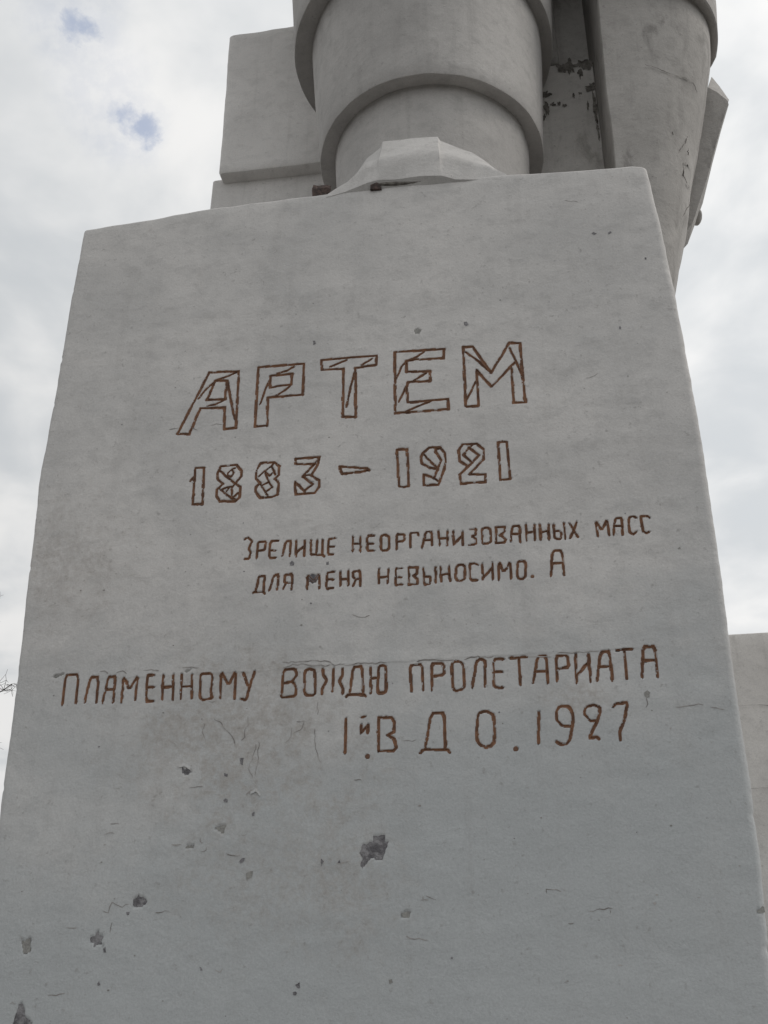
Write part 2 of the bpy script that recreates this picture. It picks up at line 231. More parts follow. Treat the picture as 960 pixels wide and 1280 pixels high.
# ------------------------------------------------------------------ pedestal
TEXT=[["outline",0.0144,[[[0,[[-1.6618,4.2512],[-1.5336,4.597],[-1.3839,4.59],[-1.3723,4.2579],[-1.4293,4.259],[-1.4392,4.3797],[-1.5602,4.3873],[-1.6029,4.2457],[-1.6618,4.2512]]],[0,[[-1.4983,4.5439],[-1.4393,4.5395],[-1.4395,4.4301],[-1.532,4.4342],[-1.4983,4.5439]]],[3,[[-1.5768,4.444],[-1.5436,4.4952],[-1.5052,4.5357]]],[3,[[-1.4948,4.548],[-1.4353,4.5658],[-1.3875,4.5877]]],[3,[[-1.5309,4.3975],[-1.4865,4.4061],[-1.4408,4.4276]]],[3,[[-1.4346,4.5283],[-1.408,4.4113],[-1.3811,4.3054]]]],[[0,[[-1.2796,4.2575],[-1.286,4.6019],[-1.0562,4.5994],[-1.0541,4.4163],[-1.2255,4.4164],[-1.2194,4.256],[-1.2796,4.2575]]],[0,[[-1.2221,4.5459],[-1.1135,4.545],[-1.114,4.4816],[-1.2179,4.4749],[-1.2221,4.5459]]],[3,[[-1.2624,4.3777],[-1.246,4.4472],[-1.2266,4.5198]]],[3,[[-1.1927,4.5561],[-1.1407,4.5666],[-1.1043,4.5868]]],[3,[[-1.1888,4.4239],[-1.1492,4.4442],[-1.1173,4.4732]]]],[[0,[[-0.965,4.551],[-0.9686,4.6093],[-0.6972,4.6044],[-0.6981,4.5487],[-0.7989,4.542],[-0.792,4.2626],[-0.8543,4.2686],[-0.8577,4.5439],[-0.965,4.551]]],[3,[[-0.9284,4.5621],[-0.8808,4.5801],[-0.8406,4.5952]]],[3,[[-0.7699,4.5565],[-0.7154,4.5904]]],[3,[[-0.8377,4.3216],[-0.8188,4.4437],[-0.8022,4.5204]]]],[[0,[[-0.5452,4.3195],[-0.5519,4.4032],[-0.5447,4.4342],[-0.4399,4.4301],[-0.4392,4.486],[-0.5516,4.4936],[-0.5529,4.5549],[-0.5297,4.5612],[-0.3729,4.5545],[-0.3704,4.6071],[-0.608,4.6141],[-0.6053,4.2653],[-0.3552,4.2631],[-0.3588,4.3201],[-0.5452,4.3195]]],[3,[[-0.602,4.4557],[-0.5732,4.5308],[-0.555,4.5508],[-0.5297,4.5656],[-0.5007,4.5756],[-0.4642,4.6025]]],[3,[[-0.5196,4.4401],[-0.455,4.479]]],[3,[[-0.5912,4.3224],[-0.5698,4.371],[-0.5519,4.416]]],[3,[[-0.563,4.2653],[-0.503,4.2927],[-0.4324,4.3191]]]],[[0,[[-0.2764,4.2675],[-0.2784,4.6097],[-0.2341,4.6077],[-0.1531,4.4454],[-0.0603,4.6086],[-0.0098,4.6029],[-0.008,4.4243],[-0.0032,4.2651],[-0.0554,4.2665],[-0.0568,4.4636]]],[0,[[-0.2764,4.2675],[-0.2179,4.2672],[-0.22,4.4697],[-0.154,4.3664],[-0.0339,4.5012]]],[3,[[-0.2706,4.5824],[-0.2111,4.5205],[-0.1553,4.4485]]],[3,[[-0.0625,4.5825],[-0.042,4.5251],[-0.0086,4.413]]],[3,[[-0.272,4.3058],[-0.2498,4.3482],[-0.2245,4.4075]]]]]],["outline",0.0126,[[[0,[[-1.5534,4.0528],[-1.5108,4.0508],[-1.5009,3.8568],[-1.5476,3.8581],[-1.5534,4.0528]]],[0,[[-1.5735,3.9817],[-1.5525,4.0057]]]],[[0,[[-1.4293,4.0519],[-1.3534,4.0534],[-1.3292,4.019],[-1.3268,3.9867],[-1.3529,3.953],[-1.3262,3.9309],[-1.3257,3.8758],[-1.3456,3.8578],[-1.4172,3.8635],[-1.4375,3.8926],[-1.4384,3.9282],[-1.4104,3.9538],[-1.4403,3.9842],[-1.4431,4.0166],[-1.4293,4.0519]]],[3,[[-1.4349,4.0321],[-1.3916,3.9882],[-1.349,3.9487]]],[3,[[-1.3558,4.0374],[-1.3733,4.0309],[-1.3935,4.0124],[-1.3922,3.9962],[-1.3738,3.9907],[-1.3645,4.01],[-1.3733,4.0309]]],[3,[[-1.4225,3.9269],[-1.3839,3.8922],[-1.3537,3.8702]]],[3,[[-1.3526,3.949],[-1.3669,3.9303],[-1.3615,3.8786],[-1.3352,3.8609]]],[3,[[-1.4153,3.9264],[-1.3661,3.9382]]],[3,[[-1.3927,3.9126],[-1.3799,3.9314]]],[3,[[-1.3546,3.882],[-1.3313,3.9037]]]],[[0,[[-1.2381,4.0539],[-1.1735,4.0523],[-1.1471,4.0275],[-1.1465,3.9795],[-1.1647,3.9611],[-1.1441,3.9356],[-1.1458,3.8769],[-1.1698,3.8672],[-1.2297,3.8681],[-1.253,3.9013],[-1.2511,3.9248],[-1.2345,3.9432],[-1.2542,3.9726],[-1.2555,4.0127],[-1.2381,4.0539]]],[3,[[-1.244,3.9797],[-1.2138,4.0091],[-1.1865,4.0309]]],[3,[[-1.2345,3.9432],[-1.2109,3.9057],[-1.1912,3.8728]]],[3,[[-1.2135,4.0051],[-1.1906,3.9792],[-1.1705,4.0014],[-1.1868,4.0349]]],[3,[[-1.2133,4.0011],[-1.1922,3.9476]]],[3,[[-1.223,3.9303],[-1.1922,3.9476],[-1.1727,3.9167],[-1.2033,3.8972]]],[3,[[-1.1865,4.0309],[-1.1622,3.9808]]],[3,[[-1.1733,4.0499],[-1.1865,4.0309]]]],[[0,[[-1.0713,4.033],[-1.0726,4.0613],[-0.9584,4.0593],[-0.9628,4.0275],[-0.992,3.9624],[-0.9559,3.9357],[-0.9546,3.9004],[-0.9744,3.8709],[-1.0615,3.8717],[-1.0681,3.9372],[-1.0237,3.8865],[-0.9832,3.9184],[-1.0341,3.962],[-0.9804,4.0251],[-1.0713,4.033]]],[3,[[-1.0342,3.9644],[-0.9921,3.9664]]],[3,[[-0.9618,4.0555],[-0.9817,4.0228]]]],[[0,[[-0.8649,4.002],[-0.8499,3.9622],[-0.7621,3.9652],[-0.7253,3.97],[-0.7347,3.9802],[-0.8649,4.002]]]],[[0,[[-0.5969,4.0645],[-0.5739,4.0667],[-0.5509,4.0631],[-0.5467,3.9547],[-0.5448,3.8718],[-0.5719,3.8689],[-0.5886,3.8754],[-0.5969,4.0645]]]],[[0,[[-0.3977,4.0592],[-0.3771,4.0243],[-0.3756,3.9805],[-0.3884,3.9329],[-0.4057,3.8808],[-0.4129,3.8681],[-0.4759,3.8717],[-0.4767,3.927],[-0.4287,3.9041],[-0.3966,3.9932],[-0.4194,4.0364],[-0.4191,4.0529],[-0.3977,4.0592]]],[0,[[-0.3976,4.062],[-0.4499,4.0639],[-0.4788,4.0362],[-0.4885,4.0123],[-0.4841,3.9845],[-0.449,3.9597],[-0.4138,3.9513]]],[3,[[-0.4741,4.0302],[-0.4438,3.9892],[-0.4137,3.9567]]],[3,[[-0.4287,3.9041],[-0.4103,3.8865]]]],[[0,[[-0.2804,3.9533],[-0.3123,3.9804],[-0.3155,4.0353],[-0.2981,4.0668],[-0.2346,4.0638],[-0.2029,4.0334],[-0.2049,3.9819],[-0.2702,3.9094],[-0.201,3.9036],[-0.2025,3.8639],[-0.3086,3.8647],[-0.3142,3.9105],[-0.2566,3.9701],[-0.2251,4.0027],[-0.2681,4.0475],[-0.295,4.0116],[-0.2611,3.9732]]],[3,[[-0.2681,4.0475],[-0.2536,4.06]]]],[[0,[[-0.1376,4.0632],[-0.1175,4.0657],[-0.099,4.0624],[-0.0961,3.9777],[-0.0923,3.8705],[-0.1358,3.8689],[-0.1376,4.0632]]]]]],["word",0.0118,[[[0,[[-1.288,3.6566],[-1.2715,3.6679],[-1.2511,3.6477],[-1.2646,3.6114],[-1.2547,3.5922],[-1.2582,3.56],[-1.2842,3.5636]]]],[[0,[[-1.2239,3.5595],[-1.2237,3.6426],[-1.1862,3.6399],[-1.1895,3.6],[-1.2226,3.5992]]]],[[0,[[-1.1263,3.6418],[-1.1661,3.6385],[-1.167,3.5586],[-1.1329,3.5575]]],[0,[[-1.1664,3.5953],[-1.1365,3.5914]]]],[[0,[[-1.1088,3.5619],[-1.0946,3.6365],[-1.0718,3.6348],[-1.0735,3.5571]]]],[[0,[[-1.0481,3.6393],[-1.0452,3.5551]]],[0,[[-1.044,3.5776],[-1.0082,3.6088]]],[0,[[-1.0095,3.6396],[-1.0087,3.5551]]]],[[0,[[-0.9811,3.6376],[-0.9808,3.561],[-0.9275,3.5592],[-0.917,3.5463]]],[0,[[-0.9528,3.6356],[-0.9556,3.5611]]],[0,[[-0.9291,3.6369],[-0.9275,3.5592]]]],[[0,[[-0.8684,3.6369],[-0.9031,3.6332],[-0.9023,3.5574],[-0.8744,3.5555]]],[0,[[-0.9008,3.5963],[-0.8727,3.5943]]]]]],["word",0.0118,[[[0,[[-0.7934,3.6419],[-0.7917,3.5625]]],[0,[[-0.7587,3.6394],[-0.7584,3.5602]]],[0,[[-0.7925,3.602],[-0.7591,3.6009]]]],[[0,[[-0.6957,3.6366],[-0.7291,3.6372],[-0.728,3.5623],[-0.6949,3.5618]]],[0,[[-0.7269,3.5986],[-0.6981,3.5953]]]],[[1,[[-0.668,3.6328],[-0.6514,3.6377],[-0.6319,3.6271],[-0.6306,3.5693],[-0.6399,3.5597],[-0.6619,3.5613],[-0.6686,3.572]]]],[[0,[[-0.5987,3.558],[-0.5988,3.6357],[-0.563,3.6312],[-0.5658,3.601],[-0.5977,3.5942]]]],[[0,[[-0.5386,3.5628],[-0.5382,3.6355],[-0.5052,3.6362],[-0.5026,3.6177]]]],[[0,[[-0.4885,3.5593],[-0.4696,3.6366],[-0.4449,3.6378],[-0.4433,3.5639]]],[0,[[-0.481,3.5979],[-0.4428,3.5952]]]],[[0,[[-0.4148,3.6405],[-0.4108,3.564]]],[0,[[-0.3751,3.6375],[-0.3768,3.5616]]],[0,[[-0.4128,3.6003],[-0.3759,3.6006]]]],[[0,[[-0.3511,3.637],[-0.3498,3.5615]]],[0,[[-0.3116,3.6341],[-0.3111,3.5588]]],[0,[[-0.3507,3.5676],[-0.3107,3.6098]]]],[[0,[[-0.2812,3.6367],[-0.2515,3.6345],[-0.2534,3.6105],[-0.2715,3.6009],[-0.2532,3.5864],[-0.254,3.5625],[-0.2863,3.5588]]]],[[1,[[-0.2273,3.6327],[-0.2082,3.6386],[-0.1897,3.6299],[-0.1895,3.5698],[-0.206,3.5603],[-0.2272,3.5636]]]],[[0,[[-0.1686,3.5594],[-0.1652,3.6372],[-0.1278,3.6344],[-0.1288,3.6134],[-0.1483,3.5968],[-0.1253,3.5742],[-0.1314,3.5597],[-0.1686,3.5594]]]],[[0,[[-0.1058,3.5609],[-0.0956,3.635],[-0.0636,3.6357],[-0.0654,3.5538]]],[0,[[-0.1001,3.5993],[-0.0646,3.5967]]]],[[0,[[-0.0365,3.6427],[-0.0376,3.559]]],[0,[[-0.0021,3.6389],[-0.0032,3.5595]]],[0,[[-0.0379,3.5995],[-0.0016,3.604]]]],[[0,[[0.0209,3.6414],[0.0222,3.5618]]],[0,[[0.0577,3.6368],[0.0562,3.5593]]],[0,[[0.0218,3.5975],[0.0577,3.6044]]]],[[0,[[0.0808,3.6339],[0.0803,3.5653],[0.1035,3.5607],[0.1104,3.5839],[0.1037,3.5993],[0.0815,3.5979]]],[0,[[0.1224,3.6398],[0.1243,3.5592]]]],[[0,[[0.1461,3.634],[0.1791,3.5629]]],[0,[[0.1782,3.6368],[0.1436,3.5604]]]]]],["word",0.0118,[[[0,[[0.26,3.5612],[0.2552,3.6346],[0.2784,3.5906],[0.3054,3.6391],[0.3079,3.5602]]]],[[0,[[0.324,3.5642],[0.3387,3.6428],[0.3665,3.6417],[0.362,3.5599]]],[0,[[0.3292,3.6048],[0.3651,3.6047]]]],[[0,[[0.4266,3.6361],[0.4164,3.6462],[0.3981,3.6424],[0.391,3.6259],[0.3931,3.5719],[0.4074,3.5596],[0.4232,3.5748]]]],[[0,[[0.4814,3.6345],[0.4701,3.6457],[0.4476,3.6438],[0.4446,3.6244],[0.4466,3.573],[0.4608,3.5608],[0.4753,3.5709]]]]]],["word",0.0118,[[[0,[[-1.2324,3.3919],[-1.2245,3.3991],[-1.1824,3.3976],[-1.175,3.3854]]],[0,[[-1.219,3.3999],[-1.2069,3.4736],[-1.1804,3.4736],[-1.1835,3.3977]]]],[[0,[[-1.1573,3.3972],[-1.1394,3.4734],[-1.1186,3.4738],[-1.1212,3.3997]]]],[[0,[[-1.0572,3.3986],[-1.057,3.474],[-1.0888,3.4719],[-1.0927,3.4393],[-1.0839,3.4328],[-1.0571,3.4311]]],[0,[[-1.0839,3.4328],[-1.0946,3.4028]]]]]],["word",0.0118,[[[0,[[-0.9877,3.3925],[-0.9907,3.4625],[-0.9617,3.4309],[-0.9364,3.4649],[-0.9338,3.3938]]]],[[0,[[-0.8691,3.4723],[-0.905,3.4688],[-0.9024,3.393],[-0.8696,3.3957]]],[0,[[-0.9039,3.4378],[-0.8724,3.434]]]],[[0,[[-0.8443,3.4737],[-0.8424,3.3998]]],[0,[[-0.8086,3.4773],[-0.8096,3.4007]]],[0,[[-0.8417,3.435],[-0.8088,3.4358]]]],[[0,[[-0.7555,3.3966],[-0.7579,3.4703],[-0.7897,3.4665],[-0.7881,3.4427],[-0.7752,3.4301],[-0.7572,3.429]]],[0,[[-0.7752,3.4301],[-0.7893,3.3959]]]]]],["word",0.0118,[[[0,[[-0.6749,3.4767],[-0.6753,3.4003]]],[0,[[-0.634,3.474],[-0.6379,3.3997]]],[0,[[-0.6745,3.4324],[-0.6365,3.4347]]]],[[0,[[-0.5742,3.47],[-0.6014,3.47],[-0.6029,3.3928],[-0.5717,3.392]]],[0,[[-0.6013,3.4289],[-0.5727,3.4258]]]],[[0,[[-0.5449,3.3891],[-0.5445,3.4721],[-0.5067,3.4672],[-0.5123,3.4394],[-0.5258,3.4315],[-0.5061,3.4099],[-0.5084,3.3897],[-0.5449,3.3891]]]],[[0,[[-0.4824,3.4668],[-0.4796,3.3861],[-0.454,3.3891],[-0.4535,3.421],[-0.4803,3.4227]]],[0,[[-0.4302,3.4692],[-0.43,3.3887]]]],[[0,[[-0.4088,3.4678],[-0.4071,3.3919]]],[0,[[-0.3724,3.47],[-0.3688,3.3923]]],[0,[[-0.4064,3.4267],[-0.369,3.43]]]],[[1,[[-0.3372,3.4677],[-0.3157,3.4709],[-0.3054,3.4597],[-0.306,3.4045],[-0.3232,3.394],[-0.3401,3.398],[-0.3449,3.4157],[-0.3439,3.4564]]]],[[0,[[-0.247,3.4616],[-0.2625,3.4714],[-0.2838,3.4699],[-0.2859,3.4061],[-0.2784,3.3929],[-0.2505,3.3934]]]],[[0,[[-0.2297,3.4692],[-0.2311,3.391]]],[0,[[-0.1874,3.4693],[-0.1902,3.3912]]],[0,[[-0.2296,3.4024],[-0.1894,3.4461]]]],[[0,[[-0.1647,3.3879],[-0.1609,3.4704],[-0.1405,3.4226],[-0.112,3.4688],[-0.1134,3.3891]]]],[[1,[[-0.0807,3.465],[-0.0647,3.4709],[-0.048,3.4599],[-0.0533,3.3938],[-0.0642,3.386],[-0.0822,3.3883],[-0.0866,3.4046]]]],[[2,[[-0.0232,3.3947],[0.0075,0]]]]]],["word",0.0122,[[[0,[[0.0525,3.3898],[0.0637,3.493],[0.0763,3.5085],[0.0996,3.5068],[0.1062,3.49],[0.1081,3.3891]]],[0,[[0.059,3.4468],[0.1058,3.4495]]]]]],["word",0.0122,[[[0,[[-2.0344,2.9276],[-2.0401,3.0625],[-1.9816,3.0623],[-1.974,2.9276]]]],[[0,[[-1.9364,2.9311],[-1.9321,2.9795],[-1.9236,3.0465],[-1.8891,3.0449],[-1.8818,2.9287]]]],[[0,[[-1.855,2.926],[-1.8441,3.0427],[-1.8128,3.0438],[-1.8072,2.9255]]],[0,[[-1.8497,2.9886],[-1.8105,2.9884]]]],[[0,[[-1.7696,2.9264],[-1.7763,3.0447],[-1.7423,2.9838],[-1.7116,3.0406],[-1.7099,2.9314]]]],[[0,[[-1.637,3.0422],[-1.6691,3.0422],[-1.6605,2.9267],[-1.6274,2.9278]]],[0,[[-1.6653,2.9879],[-1.6307,2.9879]]]],[[0,[[-1.5987,3.044],[-1.5898,2.9272]]],[0,[[-1.5532,3.0433],[-1.5437,2.9251]]],[0,[[-1.5939,2.9872],[-1.5471,2.9861]]]],[[0,[[-1.5161,3.0426],[-1.5094,2.9277]]],[0,[[-1.4704,3.0378],[-1.4627,2.9271]]],[0,[[-1.5127,2.9845],[-1.4667,2.9839]]]],[[1,[[-1.433,3.0309],[-1.4259,3.0372],[-1.3876,3.0364],[-1.3818,3.0284],[-1.379,2.9395],[-1.3733,2.9317],[-1.3902,2.924],[-1.4154,2.9236],[-1.4265,2.9341]]]],[[0,[[-1.3381,2.9202],[-1.3458,3.0421],[-1.3072,2.9842],[-1.2813,3.0415],[-1.276,2.919]]]],[[0,[[-1.2507,3.0375],[-1.2179,2.9649]]],[0,[[-1.198,3.04],[-1.2179,2.9649],[-1.2267,2.9128],[-1.2523,2.9229]]]]]],["word",0.0126,[[[0,[[-1.0768,2.919],[-1.0748,3.0395],[-1.0235,3.0381],[-1.0166,3.0135],[-1.0351,2.9856],[-1.0688,2.9802]]],[0,[[-1.0351,2.9856],[-1.017,2.9618],[-1.0178,2.9209],[-1.0768,2.919]]]],[[1,[[-0.9833,3.0292],[-0.961,3.0368],[-0.9409,3.0301],[-0.9343,2.9296],[-0.9451,2.9216],[-0.9732,2.9246],[-0.9805,2.9374]]]],[[0,[[-0.9062,3.037],[-0.9034,3.0052],[-0.8887,2.9844],[-0.9032,2.9509],[-0.9061,2.9227]]],[0,[[-0.8622,3.0349],[-0.8619,2.932]]],[0,[[-0.8229,3.0358],[-0.8221,3.0042],[-0.8354,2.9791],[-0.8206,2.9471],[-0.8199,2.9189]]]],[[0,[[-0.8069,2.9071],[-0.7977,2.9168],[-0.7316,2.9149],[-0.7215,2.9044]]],[0,[[-0.7922,2.9176],[-0.7781,3.0336],[-0.7418,3.0359],[-0.7343,2.9151]]]],[[0,[[-0.7056,3.0329],[-0.7041,2.9165]]],[0,[[-0.7022,2.9813],[-0.6773,2.983]]],[1,[[-0.6722,3.0313],[-0.6556,3.0374],[-0.6417,3.0298],[-0.6411,2.9249],[-0.6493,2.918],[-0.6712,2.919],[-0.6758,2.9349]]]]]],["word",0.0126,[[[0,[[-0.5376,2.9185],[-0.5424,3.0306],[-0.493,3.0328],[-0.4888,2.918]]]],[[0,[[-0.4536,2.9192],[-0.4546,3.0331],[-0.4055,3.0324],[-0.4038,2.9841],[-0.45,2.9796]]]],[[1,[[-0.373,3.0251],[-0.3536,3.0412],[-0.332,3.0344],[-0.3244,3.017],[-0.3227,2.9299],[-0.3327,2.9182],[-0.3595,2.915],[-0.3699,2.9293]]]],[[0,[[-0.2924,2.9219],[-0.2698,3.0342],[-0.2532,3.0447],[-0.2348,3.0324],[-0.2401,2.925]]]],[[0,[[-0.1593,3.0388],[-0.2022,3.0393],[-0.2043,2.9273],[-0.1967,2.9203],[-0.166,2.92]]],[0,[[-0.2018,2.9856],[-0.1661,2.9839]]]],[[0,[[-0.1377,3.0417],[-0.0628,3.0418]]],[0,[[-0.1005,3.037],[-0.0987,2.924]]]],[[0,[[-0.049,2.9306],[-0.0252,3.0422],[0.0095,3.0424],[0.0099,2.9259]]],[0,[[-0.0417,2.9797],[0.0096,2.9785]]]],[[0,[[0.0457,2.9328],[0.049,3.0404],[0.094,3.0394],[0.0954,2.9915],[0.0496,2.9871]]]],[[0,[[0.1272,3.0478],[0.121,2.9227]]],[0,[[0.1769,3.0452],[0.1758,2.9234]]],[0,[[0.1248,2.9552],[0.1738,3.0088]]]],[[0,[[0.1994,2.9256],[0.2244,3.0474],[0.2597,3.0476],[0.2603,2.9227]]],[0,[[0.2121,2.9858],[0.2603,2.988]]]],[[0,[[0.285,3.0529],[0.3533,3.056]]],[0,[[0.3188,3.0512],[0.3158,2.9298]]]],[[0,[[0.3753,2.9348],[0.3927,3.0626],[0.438,3.0616],[0.4355,2.9319]]],[0,[[0.3865,3.0047],[0.4303,3.0038]]]]]],["word",0.0129,[[[0,[[-0.8037,2.8208],[-0.8035,2.6748]]]],[[0,[[-0.7405,2.7936],[-0.7411,2.7516]]],[0,[[-0.7134,2.7946],[-0.7141,2.7519]]],[0,[[-0.7398,2.7569],[-0.7147,2.7899]]],[0,[[-0.7423,2.8197],[-0.7219,2.8237]]]],[[2,[[-0.7128,2.6616],[0.01,0]]]]]],["word",0.0133,[[[0,[[-0.673,2.6808],[-0.6697,2.6787],[-0.671,2.8168],[-0.6169,2.8146],[-0.6054,2.7937],[-0.61,2.7567],[-0.6334,2.7441],[-0.6066,2.7263],[-0.5985,2.6927],[-0.6098,2.6798],[-0.673,2.6808]]]],[[0,[[-0.5074,2.6663],[-0.4941,2.6823],[-0.3957,2.6775],[-0.3862,2.664]]],[0,[[-0.4842,2.682],[-0.4577,2.8251],[-0.4057,2.8263],[-0.4055,2.6791]]]],[[1,[[-0.2732,2.8167],[-0.2402,2.8265],[-0.212,2.8105],[-0.2108,2.7043],[-0.2244,2.6867],[-0.246,2.6803],[-0.2705,2.692],[-0.2803,2.7177]]]],[[2,[[-0.1316,2.6711],[0.0102,0]]]]]],["word",0.0126,[[[0,[[-0.0345,2.8179],[-0.0427,2.6873]]]],[[0,[[0.089,2.7543],[0.0552,2.7535],[0.0324,2.7784],[0.0347,2.8113],[0.0467,2.8314],[0.0822,2.8314],[0.0946,2.8088],[0.0947,2.765],[0.0793,2.7006],[0.064,2.6833],[0.0395,2.6821],[0.0231,2.697]]]],[[0,[[0.1825,2.7687],[0.1616,2.7695],[0.1396,2.7996],[0.1488,2.8249],[0.1776,2.8332],[0.2013,2.8226],[0.199,2.7971],[0.1857,2.7649],[0.1489,2.7016],[0.1803,2.704],[0.1911,2.6929]]]],[[0,[[0.2515,2.8205],[0.2654,2.8346],[0.3087,2.8349],[0.2898,2.7644],[0.2691,2.7292],[0.2683,2.6865]]]]]]]
CHIPS=[[[-0.6874,2.3598],[-0.6655,2.3572],[-0.6416,2.3629],[-0.6403,2.3326],[-0.6273,2.3365],[-0.6369,2.3087],[-0.6411,2.2934],[-0.6539,2.268],[-0.6701,2.2652],[-0.6864,2.2758],[-0.7057,2.2639],[-0.7237,2.2387],[-0.7347,2.246],[-0.7276,2.2766],[-0.741,2.2954],[-0.7284,2.3262],[-0.7109,2.3238],[-0.7034,2.334],[-0.6871,2.3357]],[[-1.6179,2.1424],[-1.6036,2.1486],[-1.598,2.1603],[-1.5897,2.1502],[-1.5767,2.1509],[-1.5575,2.1326],[-1.5701,2.121],[-1.5774,2.1148],[-1.6022,2.1134],[-1.6183,2.1217]],[[-1.7729,2.0057],[-1.7544,2.0162],[-1.7446,2.032],[-1.7367,2.0186],[-1.7175,2.0096],[-1.7266,1.9965],[-1.7139,1.9772],[-1.7347,1.9834],[-1.7595,1.9688],[-1.7503,1.988],[-1.7689,1.9925]],[[-2.032,1.7109],[-2.0265,1.745],[-2.0197,1.7786],[-2.0076,1.7828],[-1.9991,1.7744],[-1.9901,1.7409],[-1.9484,1.7111]],[[-1.4772,2.6415],[-1.4605,2.6328],[-1.4508,2.6406],[-1.4335,2.6249],[-1.453,2.6105],[-1.4698,2.6211]],[[-1.2885,2.5096],[-1.2807,2.5142],[-1.271,2.5081],[-1.2773,2.4985]],[[-1.3314,1.9033],[-1.3235,1.9007],[-1.3168,1.8906],[-1.3243,1.8889]],[[-1.7137,1.9684],[-1.7045,1.9736],[-1.6998,1.9544],[-1.7097,1.9545]],[[-1.6392,2.0968],[-1.6251,2.0966],[-1.6268,2.0859],[-1.6359,2.0869]],[[-1.7202,1.8482],[-1.7146,1.8566],[-1.7078,1.843],[-1.7171,1.8397]],[[-0.9665,1.8419],[-0.9572,1.8447],[-0.9491,1.8512],[-0.9472,1.8316],[-0.9554,1.8279]],[[-0.9747,1.8168],[-0.9644,1.8205],[-0.9578,1.814],[-0.9638,1.8066],[-0.9722,1.8085]],[[-0.8219,2.261],[-0.8146,2.2711],[-0.8099,2.2587]],[[-0.8872,2.2519],[-0.8803,2.2724],[-0.8757,2.2651],[-0.8838,2.2488]],[[-1.2045,2.2735],[-1.1942,2.2858],[-1.1851,2.2836],[-1.193,2.2691],[-1.2006,2.2651]],[[-1.4779,2.6523],[-1.4631,2.6389],[-1.4523,2.6428],[-1.4369,2.6229],[-1.4558,2.6107],[-1.4699,2.6283]],[[-1.2962,2.6163],[-1.2792,2.6115],[-1.2805,2.5998],[-1.2929,2.6034]],[[-1.2365,2.6743],[-1.2211,2.6759],[-1.2209,2.6437],[-1.2302,2.6494]],[[-1.2874,2.5086],[-1.2711,2.5102],[-1.2723,2.4978],[-1.2844,2.4991]],[[-1.1694,2.4538],[-1.1579,2.4586],[-1.1579,2.4432],[-1.1665,2.4435]],[[-0.8858,2.2776],[-0.8752,2.2677],[-0.882,2.2562],[-0.8874,2.2631]],[[0.3768,5.2329],[0.3899,5.2382],[0.4028,5.2279],[0.3895,5.2212]],[[0.4552,5.2247],[0.4685,5.2328],[0.474,5.2235],[0.4584,5.2144]],[[0.4529,4.6426],[0.4609,4.6429],[0.4592,4.6254],[0.4525,4.6287]],[[0.6135,5.0446],[0.6219,5.0462],[0.6214,5.0326],[0.6142,5.0322]],[[-0.2703,4.7557],[-0.2547,4.7587],[-0.2476,4.7385],[-0.2594,4.7303],[-0.2707,4.7412]],[[-1.0164,4.7305],[-1.0042,4.7291],[-0.9995,4.7091],[-1.0114,4.7055]],[[-1.0727,3.5269],[-1.0624,3.5379],[-1.051,3.5255],[-1.054,3.5141],[-1.0685,3.5151]],[[-0.9076,3.5196],[-0.8971,3.5228],[-0.8966,3.5074],[-0.9073,3.5081]]]
MCHIP=[[[-0.9826,3.433],[-0.9837,3.4596],[-0.9699,3.4702],[-0.9519,3.4652],[-0.9378,3.4681],[-0.9404,3.4416],[-0.9505,3.4271],[-0.9679,3.4207]]]
PALE=[[[0.6701,2.0708],[0.6971,2.0889],[0.7014,2.0652],[0.6823,2.0628]],[[-2.0479,1.9993],[-2.0343,1.9974],[-2.0274,2.0044],[-2.0138,2.0079],[-2.007,1.9812],[-2.0041,1.953],[-2.0345,1.9532]],[[-1.3171,2.4014],[-1.2954,2.4085],[-1.2703,2.4117],[-1.2776,2.3767],[-1.2958,2.3895]],[[-1.4319,2.3283],[-1.4207,2.3375],[-1.3945,2.3397],[-1.3974,2.3276],[-1.4195,2.3262]],[[-0.5789,2.0801],[-0.5631,2.0848],[-0.5432,2.0835],[-0.5475,2.0641],[-0.5684,2.0625],[-0.5768,2.0664]],[[-1.1767,2.2294],[-1.1627,2.2364],[-1.1494,2.2372],[-1.1557,2.2157],[-1.1724,2.2005]],[[-0.6251,1.8566],[-0.6139,1.8593],[-0.6097,1.8473],[-0.622,1.8437]],[[0.3754,2.8731],[0.3885,2.8822],[0.3996,2.872],[0.3944,2.8529],[0.3793,2.8536]],[[-2.0976,3.0548],[-2.0892,3.0691],[-2.0468,3.0707],[-2.0444,3.0627],[-2.0663,3.0596],[-2.0861,3.05]],[[-1.5065,3.0498],[-1.4947,3.0596],[-1.4718,3.0621],[-1.4787,3.0537],[-1.4935,3.0477]],[[-0.516,4.7361],[-0.4963,4.7483],[-0.4769,4.7315],[-0.4888,4.7088],[-0.5083,4.7158]]]
